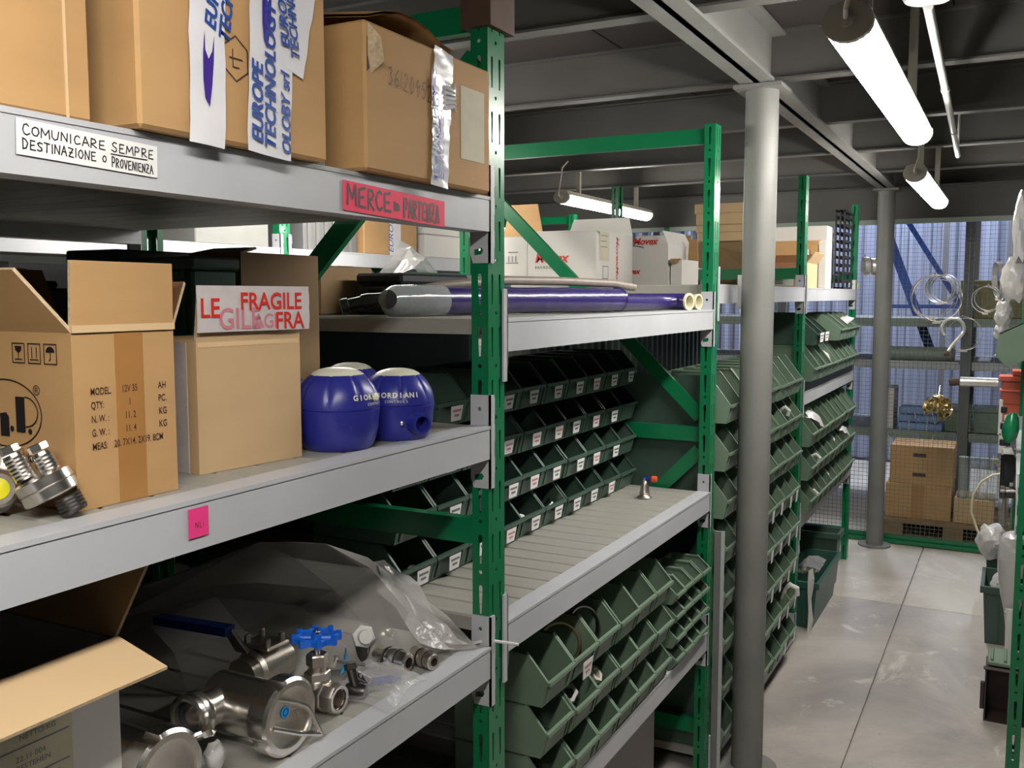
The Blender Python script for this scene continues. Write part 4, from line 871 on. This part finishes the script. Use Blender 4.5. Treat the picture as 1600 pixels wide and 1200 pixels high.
text('printed_lettering', t, 'Movex', .04, rf @ Matrix(((0, 1, 0, .19), (-1, 0, 0, .185), (0, 0, 1, 0), (0, 0, 0, 1))), 'ink_red', .25, .001); text('printed_lettering', t, 'Movex', .036, rf @ Matrix(((0, 1, 0, .19), (-1, 0, 0, .075), (0, 0, 1, 0), (0, 0, 0, 1))), 'ink_red', .25, .001)
t = carton('white_box', 'greyish white open box right of the largest red lettered box', (-1.37, 3.6, Z4), 0, .15, .3, .165, 'white_card', {'B': (3, .05, .0), 'L': (-100, .05, .0), 'R': (-25, .06, .01), 'F': (3, .035, .02)}, inside='carton', edge='white_card')
text('printed_lettering', t, 'Movex', .036, frame((.005, -.002, .166), (1, 0, 0), (0, 0, 1)), 'ink_red', .25, .001); text('printed_lettering', t, 'Movex', .03, frame((-.05, -.0006, .05), (1, 0, 0), (0, 0, 1)), 'ink_red', .25, .001)
t = carton('white_box', 'small open white box with tan flap just left of the second post', (-1.215, 3.62, Z4), 0, .045, .22, .105, 'white_card', {'B': (2, .09, .005), 'F': (115, .03, .004)}, inside='carton')
for k in range(3):
    tag(MB().bbox((0, 0, 0), (.024, .16, .105 - .004 * k), .002).build('slim_box', 'white_card'), f'slim white box, {["leftmost", "middle", "rightmost"][k]} of three upright beside the second post', 'box', 'slim white boxes').location = (-1.455 + .036 * k, 4.56, Z4)
t = carton('carton', 'lower tan lidded carton of the stacked pair above the second post', (-1.415, 4.62, Z4 + .228), 0, .27, .28, .078, 'carton_light', tape=False)
MB().bbox((-.007, -.007, .045), (.277, .287, .081), .003).build('lid', 'carton_light', t)
t = carton('carton', 'upper tan lidded carton of the stacked pair above the second post', (-1.42, 4.61, Z4 + .3095), 0, .27, .28, .1, 'carton_light', tape=False)
MB().bbox((-.007, -.007, .055), (.277, .287, .103), .003).build('lid', 'carton_light', t)
t = carton('carton', 'brown carton under the stacked tan pair with its flap hanging loose', (-1.42, 4.61, Z4), 0, .3, .28, .225, 'carton_dull', tape=True)
MB().add([(.12, -.004, .2), (.29, -.03, .15), (.29, -.012, .06), (.13, -.004, .12)], [(0, 1, 2, 3)]).build('loose_flap', 'carton_dull', t)
t = thing('card_tag', 'white card hanging from the beam at the near column', 'card', (-.838, 3.2, 1.555)); MB().box((0, 0, 0), (.034, .0012, .115)).build('card', 'paper', t); MB().tube([(.004, .001, .1), (-.006, .001, .09)], .001, 6).build('hook', 'steel', t)
# top shelf of the fourth bay
t = carton('carton', 'open tan carton with fold-out flap at the third post on the top shelf', (-1.08, 4.56, Z4), 0, .21, .26, .115, 'carton_tan', {'F': (118, .05, .004), 'B': (15, .05, .005), 'R': (35, .06, .01)})
sheet('paper_label', t, 'paper', frame((.03, -.0008, .01), (1, 0, 0), (0, 0, 1)), .12, .05); strokes('printed_rules', t, [('-', [(.05, .02 + .008 * k), (.1, .02 + .008 * k)]) for k in range(4)], frame((0, -.0012, 0), (1, 0, 0), (0, 0, 1)), 'ink_grey', .004, 0)
t = carton('carton', 'tall flat tan carton standing before the large white box', (-1.18, 5.2, Z4), 0, .26, .12, .255, 'carton', tape=False)
MB().box((.0, -.0006, .12), (.26, 0, .124)).build('seam', 'carton_edge', t)
t = carton('white_box', 'large white box at the end of the top shelf', (-1.29, 5.42, Z4), 0, .36, .2, .345, 'white_card', tape=False)
for x_ in (.09, .2): MB().box((x_, -.0006, .22), (x_ + .025, 0, .26)).build('print_mark', 'ink_grey', t)
for k in range(3):
    tag(MB().bbox((0, 0, 0), (.04, .14, .2 + .02 * k), .003).build('slim_box', ['white_card', 'carton', 'white_card'][k]), ['slim white box leaning nearest beside the open tan carton', 'slim orange brown box between two white ones on the top shelf', 'slim white box nearest the black panels on the top shelf'][k], 'box').location = (-.99 + .043 * k, 5.02, Z4)
g = MB().box((0, 0, 0), (.006, .33, .44))
for k in range(3):
    t = thing('slotted_panel', f'black slotted panel standing at the fourth post, {["innermost", "middle", "outermost"][k]} of three', 'panel', (-.915 + .022 * k, 5.56, Z4), 0, 'black slotted panels')
    link('frame', (lambda q: [q.box((0, 0, 0), (.008, .014, .44)), q.box((0, .31, 0), (.008, .325, .44)), q.box((0, 0, 0), (.008, .325, .012)), q.box((0, 0, .428), (.008, .325, .44))] and q.mesh('frame', 'black_plastic'))(MB()), t)
    for j in range(9): MB().box((.001, .014, .04 + j * .044), (.007, .311, .056 + j * .044)).build('slat', 'black_plastic', t)
tag(MB().loft([[(0, 0, 0), (0, .05, .02), (0, .0, .045)], [(.002, 0, 0), (.002, .05, .02), (.002, .0, .045)]]).build('yellow_tag', 'yellow_tag'), 'small yellow tag at the fourth post', 'tag').location = (-.841, 5.94, 1.64)
# green crate with pipe rings on the floor
def crate(loc, w_, d, h, label, m='bin_teal', rot=(0, 0, 0), flare=.02):
    t = thing('floor_bin', label, 'bin', loc, 0, None, rot); k = .004
    b = MB(); o = [(0, 0), (w_, 0), (w_, d), (0, d)]
    i_ = lambda e, z: [(-e if px == 0 else px + e, -e if py == 0 else py + e, z) for px, py in o]
    b.loft([i_(0, 0), i_(flare, h), i_(flare - k, h), i_(-k, k)], False); b.quad(i_(0, 0)); b.quad(i_(-k, k)); b.build('body', m, t)
    r_ = MB(); r_.loft([i_(flare, h - .03), i_(flare + .012, h - .028), i_(flare + .012, h + .002), i_(flare - k, h + .002), i_(flare - k, h - .005)], False); r_.build('rim', m, t)
    for q in (.3, .7): MB().box((w_ * q - .006, -flare * .4 - .008, .02), (w_ * q + .006, -flare * .1, h - .04)).build('rib', m, t)
    return t
crate((-.935, 4.6, 0), .13, .58, .23, 'dark green floor bin full of pipe rings below the lower far shelf')
for (y_, r_, z_, lb) in ((4.74, .052, .25, 'large steel pipe ring upright in the dark floor bin, far one'), (4.68, .048, .255, 'steel pipe ring in the dark floor bin, near one with bright rim')):
    bit('ring', (-.875 - (.02 if r_ < .05 else 0), y_, z_), lb, 'steel', r_ / .05 * (1.25 if r_ > .05 else 1), (-.25, .1, 0))
g = MB(); rows = [[(-.945 + .11 * v, 4.88 + .26 * u, .2 + .05 * math.sin(PI * u) * math.sin(PI * v) + RB.uniform(-.012, .012)) for v in (0, .33, .66, 1)] for u in (0, .2, .4, .6, .8, 1)]
g.loft(rows, False, False); tag(g.build('film_heap', 'film_small'), 'clear film heap in the dark floor bin', 'plastic film')
g = MB(); rows = [[(-.95 + .2 * v - .14, 4.47 + .012 * math.sin(9 * u), .02 + .28 * u) for v in (0, .5, 1)] for u in (0, .25, .5, .75, 1)]
o = crate((-1.0, 5.34, 0), .17, .1, .3, 'green end bin standing behind the floor bin under the far shelf', 'bin_dark_green')
t = thing('film_strip', 'grey film strip hanging down in front of the dark floor bin', 'plastic film', (-.80, 4.44, .03)); MB().loft([[(0, .0 + .02 * math.sin(z * 20), z), (.012 + .006 * math.sin(z * 33), .05, z)] for z in (0, .05, .1, .15, .2, .25, .3)], False, False).build('film', 'film_milky', t)

# ------------------------------------------------------------------ wire fence across the end of the aisle
YF = 6.47
fe = thing('wire_fence', 'tall green framed wire mesh fence closing the end of the aisle', 'fence', (0, YF, 0))
for k, x_ in enumerate((-3.6, -2.2, -.745, .10, 1.4)): MB().bbox((x_ - .02, -.02, 0), (x_ + .02, .02, 2.08), .003).build('post', 'green_paint', fe)
for k, (xa, xb) in enumerate(((-3.58, -2.22), (-2.18, -.765), (-.725, .08), (.12, 1.38))):
    b = MB(); b.box((xa, -.012, .012), (xb, .012, .018)); b.box((xa, .006, .018), (xb, .012, .06)); b.box((xa, -.018, .006), (xb, -.012, .03)); b.build('bottom_rail', 'green_paint', fe)
    MB().box((xa, -.012, 2.05), (xb, .012, 2.08)).build('top_rail', 'grey_green', fe)
    m = MB(); r_ = .0011
    n = int((xb - xa) / .026)
    for i in range(1, n):
        x_ = xa + i * (xb - xa) / n; m.add([(x_ - r_, -r_, .06), (x_ + r_, -r_, .06), (x_, r_, .06), (x_ - r_, -r_, 2.05), (x_ + r_, -r_, 2.05), (x_, r_, 2.05)], [(0, 1, 4, 3), (1, 2, 5, 4), (2, 0, 3, 5)])
    for i in range(77):
        z = .07 + i * .0257; m.add([(xa, -3 * r_, z - r_), (xa, -3 * r_, z + r_), (xa, -r_, z), (xb, -3 * r_, z - r_), (xb, -3 * r_, z + r_), (xb, -r_, z)], [(0, 1, 4, 3), (1, 2, 5, 4), (2, 0, 3, 5)])
    o = m.build('wire_mesh', 'mesh_wire', fe); o['kind'] = 'stuff'
# clamp rings and fittings hanging on the fence
def hung(name, label, cat, loc, rings, m='steel_bright', wd=.012, n=32):
    t = thing(name, label, cat, loc)
    for k, (dx, dy, dz, r, ax) in enumerate(rings):
        g = MB(); a = Vector(ax).normalized(); g.lathe([(r - .0025, -wd / 2), (r, -wd / 2), (r, wd / 2), (r - .0025, wd / 2), (r - .0025, -wd / 2)], n, (dx, dy, dz), a, False); g.build('ring', m, t, True)
        MB().box((dx - .016, dy - .008, dz - r - .008), (dx + .016, dy + .008, dz - r + .004)).build('screw_block', 'steel_cast', t)
    MB().tube([(0, .02, rings[0][2] + rings[0][3] + .004), (0, -.02, rings[0][2] + rings[0][3] - .003), (0, -.04, rings[0][2] + rings[0][3] + .012)], .003, 6).build('hook', 'steel', t, True)
    return t
hung('hose_clamp', 'loose bunch of large dark clamp rings hanging on the wire fence', 'clamp', (-.455, YF - .05, 0), [(0, 0, 1.59, .135, (.1, 1, .05)), (.012, -.014, 1.575, .14, (-.12, 1, .1)), (-.008, -.03, 1.6, .13, (.2, 1, 0)), (.03, -.04, 1.57, .132, (.05, 1, .16)), (.015, .006, 1.585, .145, (0, 1, -.05))], 'steel_cast', .016)
hung('hose_clamp', 'bright set of three clamp rings hanging in front of the dark bunch', 'clamp', (-.39, YF - .12, 0), [(0, 0, 1.645, .085, (.35, 1, .1)), (-.022, .012, 1.642, .086, (.4, 1, .1)), (-.036, .02, 1.64, .087, (.42, 1, .12))], 'steel_bright', .02)
hung('hose_clamp', 'pair of clamp rings hanging on the fence left of the right rack', 'clamp', (-.155, YF - .1, 0), [(0, 0, 1.585, .075, (.15, 1, .1)), (-.012, .01, 1.575, .08, (.2, 1, .05))], 'steel_bright', .016)
hung('hose_clamp', 'wide steel clamp bands seen nearly edge-on high beside the right rack', 'clamp', (-.1, YF - .16, 0), [(0, 0, 1.69, .11, (1, .25, .1)), (.04, 0, 1.67, .105, (1, .2, -.1))], 'steel_bright', .03)
hung('hose_clamp', 'steel clamp band on the fence between the fourth post and the far column', 'clamp', (-.86, YF - .07, 0), [(0, 0, 1.79, .055, (1, .5, 0)), (.05, -.01, 1.785, .052, (1, .35, .1))], 'steel_bright', .03)
hung('hose_clamp', 'grey double ring on the lower fence behind the bright open hook ring', 'clamp', (-.29, YF - .04, 0), [(0, 0, 1.37, .105, (.1, 1, 0)), (.016, -.01, 1.365, .1, (-.1, 1, .1))], 'steel_cast', .01)
t = thing('hook_ring', 'bright open hook shaped ring hanging on the fence below the clamp rings', 'clamp', (-.34, YF - .08, 1.4))
MB().tube([(.0 + .062 * math.cos(a), .0, .062 * math.sin(a)) for a in (math.radians(225) - math.radians(265) * k / 20 for k in range(21))] + [(.02, 0, -.075), (-.01, 0, -.12), (-.02, 0, -.14)], .011, 8).build('ring', 'steel_bright', t, True)
MB().lathe([(.012, -.016), (.014, 0), (.012, .016)], 12, (-.03, 0, -.155), (1, 0, .2)).build('screw_block', 'wood_brown', t); MB().tube([(.01, .06, .065), (.0, 0, .058)], .003, 6).build('hook', 'steel', t)
t = thing('steel_tube', 'horizontal bright steel tube fixed on the fence at mid height', 'tube', (-.29, YF - .06, 1.075))
MB().lathe([(.026, 0), (.03, .004), (.03, .2), (.031, .202), (.031, .21), (.026, .21), (.026, .05), (0, .05)], 24, (0, 0, 0), (1, 0, 0), False).build('tube', 'steel_bright', t, True); MB().lathe([(.02, -.06), (.024, -.03), (.022, 0)], 16, (0, 0, 0), (1, 0, .15)).build('spigot', 'wood_brown', t); MB().tube([(.1, .06, .034), (.1, 0, .032)], .004, 6).build('hook', 'steel', t)
t = thing('brass_bunch', 'bunch of brass fittings hanging on the fence at mid height', 'pipe fittings', (-.405, YF - .09, .91))
t.scale = (1.25,) * 3
RQ = random.Random(3)
for k in range(16):
    d = Vector((RQ.uniform(-1, 1), RQ.uniform(-.8, .1), RQ.uniform(-.7, .7))).normalized(); g = MB(); g.lathe([(.01, .01), (.012, .03), (.012, .05), (.019, .054), (.019, .066), (.012, .068), (.009, .05), (0, .05)], 8, (0, 0, 0), d, False); g.build('fitting', 'brass', t, True)
MB().lathe([(.0, -.03), (.03, -.02), (.034, 0), (.03, .02), (0, .03)], 12, (0, 0, 0), (0, 0, 1), False).build('core', 'brass', t, True); MB().tube([(0, .09, .1), (0, 0, .06), (0, 0, .02)], .003, 6).build('hook', 'steel', t)

# ------------------------------------------------------------------ the hall behind the fence
hr = thing('steel_shelving', 'grey and blue steel shelving in the hall behind the fence', 'shelving', (0, 7.45, 0))
for x_, y_ in ((-2.9, 0), (-1.6, 0), (-.305, 0), (1.0, 0), (-2.9, .8), (-1.6, .8), (-.305, .8), (1.0, .8)):
    MB().bbox((x_ - .035, y_ - .02, 0), (x_ + .035, y_ + .02, 2.6), .004).build('upright', 'wall_grey', hr)
for z in (.62, 1.13, 1.44):
    for xa, xb in ((-2.86, -1.64), (-1.56, -.345), (-.265, .96)):
        for y_ in (-.025, .785): MB().bbox((xa, y_, z - .06), (xb, y_ + .04, z), .003).build('beam', 'grey_green' if z != 1.13 else 'grey_beam', hr)
        MB().box((xa, .015, z - .02), (xb, .785, z - .004)).build('shelf', 'wall_grey', hr)
def strut(a, b, w_, m, nm):
    a, b = Vector(a), Vector(b); d = (b - a).normalized(); n = Vector((-d.z, 0, d.x)) * w_; e = Vector((0, .012, 0)); MB().hexa([a - n - e, b - n - e, b - n + e, a - n + e, a + n - e, b + n - e, b + n + e, a + n + e]).build(nm, m, hr)
for xa in (-.95, -2.2): strut((xa, .83, 2.1), (xa + .37, .83, 1.12), .035, 'blue_paint', 'diagonal_brace')
strut((-.9, .87, 2.35), (-.35, .87, 1.45), .02, 'blue_paint', 'diagonal_brace'); strut((-.15, .87, 1.45), (.1, .87, 1.8), .02, 'blue_paint', 'diagonal_brace')
MB().box((-1.0, .78, 1.5), (.96, .8, 1.53)).build('cross_rail', 'blue_paint', hr)
for x_ in (-.62, -.1): MB().box((x_, 2.1, 0), (x_ + .05, 2.16, 3.6)).build('wall_post', 'wall_grey', hr)
YH = 7.45
t = carton('olive_board', 'olive coloured flat carton on the upper hall shelf behind the clamp rings', (-.36, YH + .03, 1.4405), 0, .44, .3, .27, 'olive_card', tape=True)
carton('white_box', 'white box on the hall shelf right of the far column', (-.9, YH, .6205), 0, .13, .3, .3, 'white_card')
for k in range(2): 
    t = thing('green_crate', f'{["left", "right"][k]} of two green crates on the low hall shelf behind the red holder', 'crate', (-.43 + .185 * k, YH + .03, .6205)); MB().bbox((.004, .004, 0), (.176, .35, .15), .004).build('body', 'bin_green', t); MB().bbox((0, 0, .15), (.18, .355, .172), .003).build('rim', 'bin_green', t)
t = thing('blue_bundle', 'light blue plastic pieces with strapping loops on the hall shelf', 'bundle', (-.74, YH, .6205))
for k in range(3): MB().bbox((.0, .03 * k, .055 * k), (.3 - .03 * k, .25, .05 + .055 * k), .006).build('block', 'light_blue', t)
for k in range(5): MB().tube([(.02 + .06 * k, -.03, .0), (.0 + .06 * k + RQ.uniform(-.03, .03), -.05, .09), (.05 + .06 * k, -.03, .15), (.07 + .06 * k, -.02, .06)], .004, 6).build('strap', ['light_blue', 'white_nylon'][k % 2], t, True)
t = thing('strap_ends', 'white and blue strap ends dangling from the low hall shelf', 'straps', (-.8, YH - .035, .56))
for k, (dx, ln) in enumerate(((0, .2), (.22, .06), (.31, .14), (.38, .15))): MB().tube([(dx, 0, 0.04), (dx + .02 * (1 if k == 0 else -1), -.02, -ln * .5), (dx + .05 * (1 if k == 0 else -1), -.015, -ln)], .005, 6).build('strap', ['white_nylon', 'light_blue'][k % 2], t, True)
t = thing('long_tube', 'large grey tube and dark cases on the middle hall shelf', 'tube', (-.9, YH + .05, 1.1305)); MB().cyl((0, 0, .05), (.5, 0, .05), .05, 20).build('tube', 'grey_green', t, True); MB().cyl((.5, 0, .05), (.52, 0, .05), .055, 20).build('flange', 'wall_grey', t, True)
# pallet with cartons and jars
pl = thing('pallet', 'wooden pallet on the floor right behind the fence', 'pallet', (-.74, 6.6, 0))
for k in range(3):
    for j in range(3): MB().bbox((.02 + .36 * k, .0 + .3 * j, .022), (.14 + .36 * k, .1 + .3 * j, .11), .003).build('block', 'pallet_wood', pl)
for j in range(3): MB().bbox((0, .0 + .3 * j, 0), (.9, .1 + .3 * j, .022), .002).build('bottom_board', 'pallet_wood', pl)
for j in range(5): MB().bbox((0, .0 + .15 * j, .11), (.9, .12 + .15 * j, .134), .002).build('board', 'pallet_wood', pl)
c = carton('carton', 'lower brown carton of the stack on the pallet behind the fence', (-.72, 6.66, .1345), 0, .4, .35, .23, 'carton'); MB().box((.16, -.0008, 0), (.24, 0, .23)).build('front_tape', 'brown_tape', c)
c = carton('carton', 'upper brown carton with two dark handholes on the pallet stack', (-.70, 6.67, .365), 0, .385, .34, .255, 'carton')
for z_ in (.05, .18): MB().box((.14, -.0008, z_), (.22, 0, z_ + .025)).build('dark_print', 'ink_brown', c)
c = carton('carton', 'low brown carton right of the tall stack on the pallet', (-.305, 6.66, .1345), 0, .235, .3, .16, 'carton_tan')
def jar(loc, r_, h, label, group): 
    t = thing('glass_tube', label, 'glass tube', loc, 0, group); MB().lathe([(r_ * .96, 0), (r_, .005), (r_, h - .01), (r_ * .97, h)], 20, caps=False).build('wall', 'film_clear', t, True); MB().lathe([(r_ * 1.02, 0), (r_ * 1.02, .012), (r_, .013), (0, .013)], 20, (0, 0, h - .006), caps=False).build('cap', 'grey_green', t, True); MB().lathe([(r_, 0), (r_, .008), (0, .008)], 20, caps=False).build('base', 'grey_green', t, True)
for k in range(4): jar((-.26 + .06 * k, 6.72, .296), .028, .26, f'tall clear tube, {["first", "second", "third", "last"][k]} from the left on the low pallet carton', 'clear tubes on the low carton')
for k in range(3): jar((-.02 + .07 * k, 6.7, .1345), .03, .24, f'clear tube under the white box behind the fence, {["left", "middle", "right"][k]} one', 'clear tubes under the white box')
c = carton('white_box', 'white taped box with loose flaps on the clear tubes behind the fence', (-.06, 6.62, .395), 0, .19, .22, .13, 'white_card', {'F': (30, .05, .0), 'B': (-40, .05, 0), 'L': (40, .05, 0)}, inside='carton_dull'); MB().box((.1, -.0008, 0), (.14, 0, .13)).build('front_tape', 'paper_cream', c)

# ------------------------------------------------------------------ across the next aisle
ZB = 1.7905
def bx3(nm, label, x_, y0, y1, z0, h, m, d=.25): 
    t = thing(nm, label, 'box', (x_, y0, z0)); MB().bbox((-d, 0, 0), (0, y1 - y0, h), .004).build('body', m, t); return t
t = bx3('carton', 'brown carton with white tape strip on the far white shelf across the aisle', -2.62, 3.5, 3.93, ZB, .22, 'carton'); MB().box((0, .2, 0), (.001, .29, .22)).build('tape', 'white_tape', t); text('printed_lettering', t, 'EUROPE', .05, frame((.0012, .225, .01), (0, 0, 1), (0, -1, 0)), 'ink_blue', .25)
bx3('grey_crate', 'grey crate at the near end of the far white shelf', -2.62, 2.5, 2.88, ZB, .2, 'grey_steel')
t = bx3('grey_crate', 'grey ribbed crate on the far white shelf beside the brown taped carton', -2.63, 3.1, 3.46, ZB, .2, 'wall_grey')
for k in range(6): MB().box((0, .02 + .055 * k, 0), (.006, .04 + .055 * k, .2)).build('rib', 'grey_steel', t)
for k in range(2): bx3('white_box', f'{["lower", "upper"][k]} wide white box at the far end of the white shelf across the aisle', -2.6 - .01 * k, 3.97, 4.32, ZB + .115 * k, .113, 'white_card', .4)
bx3('white_box', 'wide white box beyond the stacked pair across the aisle', -2.62, 4.42, 5.3, ZB, .2, 'white_card', .4)
t = carton('white_box', 'open white box lying tilted on the lower far shelf behind the balls', (-2.63, 3.0, 1.3305), HF, .42, .3, .08, 'white_card', {'F': (70, .1, .02), 'B': (30, .1, .01)}, inside='carton')
t = thing('blue_stack', 'stack of light blue plastic panels on the lower far shelf', 'panels', (-2.85, 3.6, 1.3305))
for k in range(5): MB().bbox((0, .09 * k, 0), (.2, .09 * k + .08, .2), .004).build('panel', 'light_blue', t)
g = MB(); rows = [[(-2.66 - .2 * v, 4.0 + .34 * u, 1.335 + .12 * math.sin(PI * u) * (1 - .3 * v) + RB.uniform(-.015, .015)) for v in (0, .33, .66, 1)] for u in (0, .2, .4, .6, .8, 1)]
g.loft(rows, False, False); tag(g.build('foil_bag', 'foil_gold'), 'gold coloured foil bag on the lower far shelf beside the blue panels', 'bag')
d = MB().lathe([(.012, 0), (.012, .001), (0, .001)], 14, (-2.5935, 3.98, 1.305), (1, 0, 0)); d.build('red_dot', 'ink_red', rb).matrix_parent_inverse = Matrix.Translation((2.6, -1.5, 0))

# ------------------------------------------------------------------ right rack: things hanging and standing
def blobfilm(name, label, cat, c, sx, sy, sz, m, seed, nz=16, n=26):
    q = random.Random(seed); g = MB(); rings = []; ph = [q.uniform(0, 6.28) for _ in range(8)]
    for i in range(nz):
        u = i / (nz - 1); f = .3 + .7 * math.sin(PI * (.06 + .86 * u)) ** .7; r_ = []
        for k in range(n):
            a = 2 * PI * k / n; e = 1 + .16 * abs(math.sin(2.5 * a + 5 * u + ph[0])) - .12 * abs(math.sin(4 * a - 7 * u + ph[1])) + .08 * math.sin(9 * u + 3 * a + ph[2]) + q.uniform(-.035, .035)
            r_.append((c[0] + sx * f * e * math.cos(a), c[1] + sy * f * e * math.sin(a), c[2] + sz * (u - .5) + .05 * sz * math.sin(3 * a + ph[3])))
        rings.append(r_)
    g.loft(rings, True); return tag(g.build(name, m, None, True), label, cat)
blobfilm('hanging_bag', 'tall milky bag hanging highest on the right rack', 'bag', (.005, 3.95, 1.85), .03, .06, .24, 'film_milky', 1)
blobfilm('hanging_bag', 'white bag hanging below the tall milky one on the right rack', 'bag', (-.01, 4.0, 1.66), .045, .06, .16, 'film_milky', 2)
blobfilm('hanging_bag', 'small white crumpled bag above the green bin on the right rack', 'bag', (-.045, 4.2, 1.525), .03, .04, .1, 'film_milky', 3)
blobfilm('hanging_bag', 'small white wad just left of the green bin on the right rack', 'bag', (-.05, 4.2, 1.46), .026, .03, .06, 'film_milky', 4)
t = thing('timber_strip', 'pale timber strip leaning out of the right rack near the bags', 'timber', (-.02, 4.15, 1.69)); MB().hexa([(-.03, 0, 0), (-.018, 0, -.004), (-.018, .02, -.004), (-.03, .02, 0), (.01, 0, .1), (.024, 0, .096), (.024, .02, .096), (.01, .02, .1)]).build('strip', 'timber', t); MB().box((-.02, .004, .005), (.052, .016, .02)).build('batten', 'timber', t)
o = link('storage_bin', bin_mesh(.1, .22, .13, .06, 'bin_green'), None, (-.035, 4.16, 1.32)); o.rotation_euler = (0, math.radians(28), PI); tag(o, 'light green bin tilted outwards on the right rack', 'bin')
t = thing('red_holder', 'red plastic bin tray sticking out of the right rack', 'bin', (-.055, 4.6, 1.13)); 
MB().bbox((0, 0, .1), (.12, .1, .125), .004).build('top_flange', 'red_plastic', t); MB().bbox((.012, .01, .0), (.1, .09, .1), .004).build('body', 'red_plastic', t); MB().bbox((.004, .0, .055), (.11, .1, .064), .003).build('rib', 'red_plastic', t)
MB().hexa([(.02, .01, -.07), (.06, .01, -.09), (.06, .09, -.09), (.02, .09, -.07), (.012, .01, 0), (.1, .01, 0), (.1, .09, 0), (.012, .09, 0)]).build('foot', 'red_plastic', t); MB().bbox((.05, .0, .125), (.12, .1, .15), .004).build('step', 'red_plastic', t)
t = thing('green_spray', 'dark green handle grip hanging among white brackets on the right rack', 'tool', (.0, 3.7, 1.14)); MB().lathe([(.012, -.05), (.024, -.03), (.027, .0), (.02, .04), (.01, .055)], 18, (0, 0, 0), (.1, 0, 1)).build('grip', 'green_paint', t, True); MB().tube([(0, 0, -.04), (.02, .0, -.1), (.05, 0, -.1)], .004, 6).build('hook', 'steel', t)
t = thing('white_bracket', 'stepped white steel bracket hanging from the right rack', 'bracket', (-.065, 4.1, .93))
for a, b in (((.02, 0, .13), (.034, .012, .27)), ((.024, 0, .06), (.05, .012, .14)), ((.036, 0, .055), (.075, .012, .075)), ((.062, 0, -.04), (.076, .012, .07)), ((.07, 0, -.09), (.084, .012, -.03))): MB().bbox(a, b, .002).build('step', 'white_paint', t)
t = thing('black_clips', 'cluster of black and white clips beside the green grip on the right rack', 'clips', (-.035, 3.85, 1.12))
for k in range(6): MB().bbox((.0 + .012 * (k % 2), .0, .055 - .03 * k), (.02 + .016 * (k % 3), .03, .078 - .03 * k), .003).build('clip', ['black_plastic', 'white_paint'][k % 2], t)
t = thing('dark_tubes', 'dark pipe and rods sticking out of the right rack at mid height', 'pipes', (.0, 3.9, .93)); MB().cyl((-.005, 0, -.055), (.1, .0, -.04), .022, 16).build('pipe', 'steel_dark', t, True); MB().lathe([(.012, 0), (.025, .004), (.025, .02), (.012, .024)], 16, (-.005, 0, -.055), (-1, 0, 0)).build('flange', 'steel_dark', t, True); MB().tube([(.02, -.02, -.03), (.035, -.02, .08)], .006, 8).build('rod', 'steel', t); MB().bbox((-.02, .02, -.02), (.05, .06, .09), .005).build('block', 'black_plastic', t); MB().bbox((-.03, .3, -.1), (.03, .36, .06), .005).build('case', 'black_plastic', t)
g = MB(); n = 24
g.loft([[(.034 + (.055 * f + .003 * math.sin(9 * a)) * math.cos(a), 4.25 + .08 * f * math.sin(a) + .004 * math.sin(60 * z), z * 1.3) for a in (2 * PI * k / n for k in range(n))] for z, f in ((.0, .25), (.1, .28), (.2, .34), (.25, .5), (.3, .78), (.34, .95), (.38, 1.05), (.42, 1.08), (.46, 1.0), (.49, .8), (.5, .5))], True)
t = thing('bubble_wrap', 'roll of grey bubble wrap leaning on the right rack', 'packaging', (0, 0, .0)); g.build('film', 'film_milky', t, True)
blobfilm('film_bag', 'white film bag hanging low before the wire fence on the right', 'bag', (-.055, 5.25, .37), .07, .08, .16, 'film_milky', 8)
t = thing('hose_loop', 'thin tan hose curving in a loop above the white film bag', 'hose', (-.02, 5.3, .45)); MB().tube([(.0, 0, .26), (-.05, 0, .25), (-.1, 0, .21), (-.135, 0, .14), (-.14, 0, .05), (-.11, 0, -.04), (-.07, 0, -.1)], .006, 8).build('hose', 'hose_cream', t, True); MB().tube([(.0, 0, .5), (.004, 0, .3), (.01, 0, .0)], .009, 8).build('tail', 'hose_grey', t, True)
crate((-.065, 4.78, 0), .15, .3, .27, 'dark green floor bin with white rags beside the right rack', 'bin_dark_green', flare=.016)
blobfilm('rag', 'white crumpled rag in the near floor bin beside the right rack', 'rag', (.0, 4.9, .24), .05, .07, .12, 'film_milky', 12)
crate((-.07, 5.3, 0), .15, .34, .33, 'teal floor bin behind the one with white rags on the right', 'bin_teal', flare=.014)
t = thing('tipped_bin', 'dark brown bin tipped on its side on the floor at the right', 'bin', (-.045, 3.88, 0))
t.scale = (1.05, 1, .78)
b = MB(); k = .005
b.box((0, 0, 0), (.2, .14, k)); b.box((0, 0, k), (k, .14, .255)); b.box((.0, 0, .255), (.2, .14, .26)); b.box((.2 - k, 0, k), (.2, .14, .255)); b.box((k, .135, k), (.2 - k, .14, .255)); b.build('body', 'bin_brown', t); MB().bbox((-.014, .0, .055), (.0, .02, .19), .003).build('handle_lip', 'bin_brown', t)
MB().bbox((-.006, -.008, .256), (.206, .02, .266), .003).build('rim', 'bin_brown', t)
t = thing('bin_lid', 'pale green ribbed lid lying on the tipped brown bin', 'lid', (-.04, 3.9, .2085)); MB().bbox((0, 0, 0), (.18, .16, .018), .004).build('plate', 'bin_green', t)
for q in range(4): MB().bbox((.01 + .045 * q, .01, .018), (.02 + .045 * q, .15, .026), .002).build('rib', 'bin_green', t)
t = thing('white_tube', 'white rolled tube standing behind the nearest right post', 'tube', (.04, 4.13, .0)); MB().cyl((0, 0, 0), (-.012, .03, .36), .016, 16).build('tube', 'white_nylon', t, True); MB().box((-.03, .02, .345), (.02, .03, .351)).build('tie', 'white_nylon', t)
